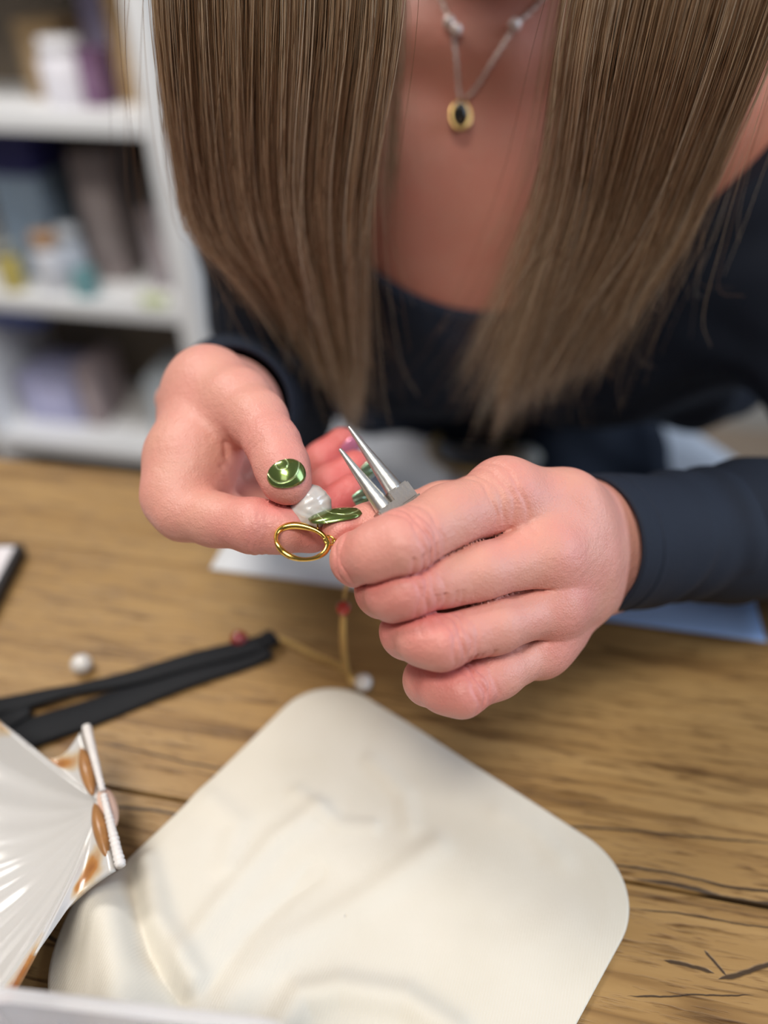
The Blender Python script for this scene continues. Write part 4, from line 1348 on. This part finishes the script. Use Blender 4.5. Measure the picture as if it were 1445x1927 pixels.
# --- white cube shelving in the background and what stands on it
SO = np.array([-.373, 1.35])
def on_front(px, py):
    r = FWD + (px - 722.5) / FPX * RGT - (py - 963.5) / FPX * UPV
    n2 = A3([-uy, ux, 0]); t = ((A3([SO[0], SO[1], 0]) - CP) @ n2) / (r @ n2)
    p = CP + r * t; return (p[0] - SO[0]) * ux + (p[1] - SO[1]) * uy, p[2]
z1, z2, z3 = on_front(100, 222)[1], on_front(130, 572)[1], on_front(130, 838)[1]
shelf = empty('shelf_unit', loc2(-.52, .15, -.75, SO))
tag(shelf, 'white open cube shelving unit standing behind the table', 'shelf')
SD, WU = .30, .74
def sbox(name, u0, u1, v0, v1, za, zb, mat, par, bev=.0015):
    return box(name, (u1 - u0, v1 - v0, zb - za), loc2((u0 + u1) / 2, (v0 + v1) / 2, (za + zb) / 2, SO), mat, par, PSI, bev, 2)
ztop = z1 + (z1 - z2) + .02
for u0, u1 in ((-.022, .022), (-.54, -.52), (-WU - .32, -WU - .28)):
    sbox('upright', u0, u1, 0, SD, -.75, ztop, M['white_lac'], shelf)
for u0, u1 in ((-.52, -.022), (-WU - .28, -.54)):
    for z in (z1, z2, z3, ztop - .03): sbox('shelf_board', u0, u1, .001, SD, z - .024, z + .004, M['white_lac'], shelf)
    sbox('back_panel', u0, u1, SD - .008, SD, z3, ztop - .034, simple('back_panel_brown', (.20, .16, .12), .8), shelf, 0)
def cmat(name, c, r=.6): return simple(name, c, r, noise=.08)
def carton(name, label, px, lev, w, h, d, v, col, cat='box', lid=None, tilt=0):
    zb = {0: z1, 1: z2, 2: z3}[lev] + .0045
    u = on_front(px, {0: 190, 1: 540, 2: 800}[lev])[0]
    o = empty(name, loc2(u, v + d / 2, zb, SO)); tag(o, label, cat)
    hb = h * (.72 if lid else 1)
    bo = box('body', (w, d, hb), loc2(u, v + d / 2, zb + hb / 2, SO), cmat(name + '_card', col), o, PSI + tilt, .002)
    if lid: box('lid', (w * 1.04, d * 1.04, h - hb), loc2(u, v + d / 2, zb + hb + (h - hb) / 2, SO), cmat(name + '_lid', lid), o, PSI + tilt, .003)
    else: box('label_panel', (w * .6, .001, hb * .5), loc2(u, v - .0004, zb + hb * .5, SO), cmat(name + '_print', tuple(min(1, c * 1.25 + .04) for c in col)), o, PSI + tilt, 0)
    return o
def jar(name, label, px, lev, r, h, v, col, lidc, cat='jar'):
    zb = {0: z1, 1: z2, 2: z3}[lev] + .0045
    u = on_front(px, {0: 190, 1: 540, 2: 800}[lev])[0]
    L = A3(loc2(u, v + r, zb, SO)); o = empty(name, tuple(L)); tag(o, label, cat)
    a, f = lathe([(0, 0), (r * .92, 0), (r, h * .05), (r, h * .68), (r * .8, h * .76), (0, h * .76)], 28); obj_vf('body', a + L, f, cmat(name + '_body', col, .35), o)
    a, f = lathe([(0, h * .76), (r * .84, h * .76), (r * .84, h * .98), (r * .78, h), (0, h)], 28); obj_vf('lid', a + L, f, cmat(name + '_lid', lidc, .4), o)
    return o
carton('carton', 'tan cardboard carton on the upper shelf next to the white upright', 205, 0, .085, .17, .12, .12, (.34, .22, .10))
carton('carton', 'brown carton at the left end of the upper shelf', 5, 0, .08, .12, .12, .14, (.30, .20, .10))
carton('carton', 'tall lilac carton at the back of the upper shelf', 105, 0, .10, .25, .06, .22, (.40, .36, .55), lid=(.46, .43, .62))
jar('jar', 'white jar with white lid on the upper shelf', 72, 0, .042, .10, .06, (.78, .76, .82), (.85, .84, .88))
carton('carton', 'small dark purple carton beside the white jar on the upper shelf', 130, 0, .04, .085, .05, .08, (.16, .08, .16))
carton('carton', 'grey-blue carton with navy lid on the middle shelf', 18, 1, .10, .28, .12, .10, (.26, .34, .44), lid=(.03, .03, .14))
carton('carton', 'tall mauve grey carton on the middle shelf', 150, 1, .075, .24, .12, .12, (.30, .25, .25))
carton('carton', 'dark grey-brown carton on the middle shelf right of the mauve one', 215, 1, .06, .20, .06, .20, (.14, .12, .11))
carton('carton', 'mauve carton against the white upright on the middle shelf', 262, 1, .055, .15, .10, .10, (.30, .26, .28))
jar('jar', 'white jar with orange-brown lid at the front of the middle shelf', 70, 1, .030, .11, .03, (.62, .62, .66), (.45, .26, .14))
jar('jar', 'pale grey-blue jar on the middle shelf', 108, 1, .026, .12, .05, (.46, .50, .58), (.50, .52, .56))
jar('jar', 'mustard yellow jar at the left of the middle shelf', 0, 1, .024, .09, .02, (.48, .38, .10), (.30, .30, .26))
carton('carton', 'small teal carton at the front of the middle shelf', 140, 1, .035, .05, .04, .02, (.14, .30, .32))
carton('carton', 'lilac carton on the lower shelf', 62, 2, .14, .115, .14, .08, (.42, .42, .62))
o = carton('carton', 'flat blue carton stacked on the lilac one on the lower shelf', 35, 2, .12, .075, .12, .09, (.06, .11, .40))
for ob in [o] + list(o.children): ob.location.z += .1165
carton('carton', 'slim pinkish grey carton on the lower shelf', 140, 2, .045, .15, .12, .08, (.36, .29, .30))
carton('carton', 'pale blue-grey carton on the lower shelf by the white upright', 288, 2, .07, .15, .14, .06, (.48, .54, .60))
u_, z_ = on_front(278, 556)
o = carton('price_card', 'small pale yellow-green card at the front of the middle shelf', 280, 1, .05, .022, .015, .003, (.60, .66, .36), cat='card')
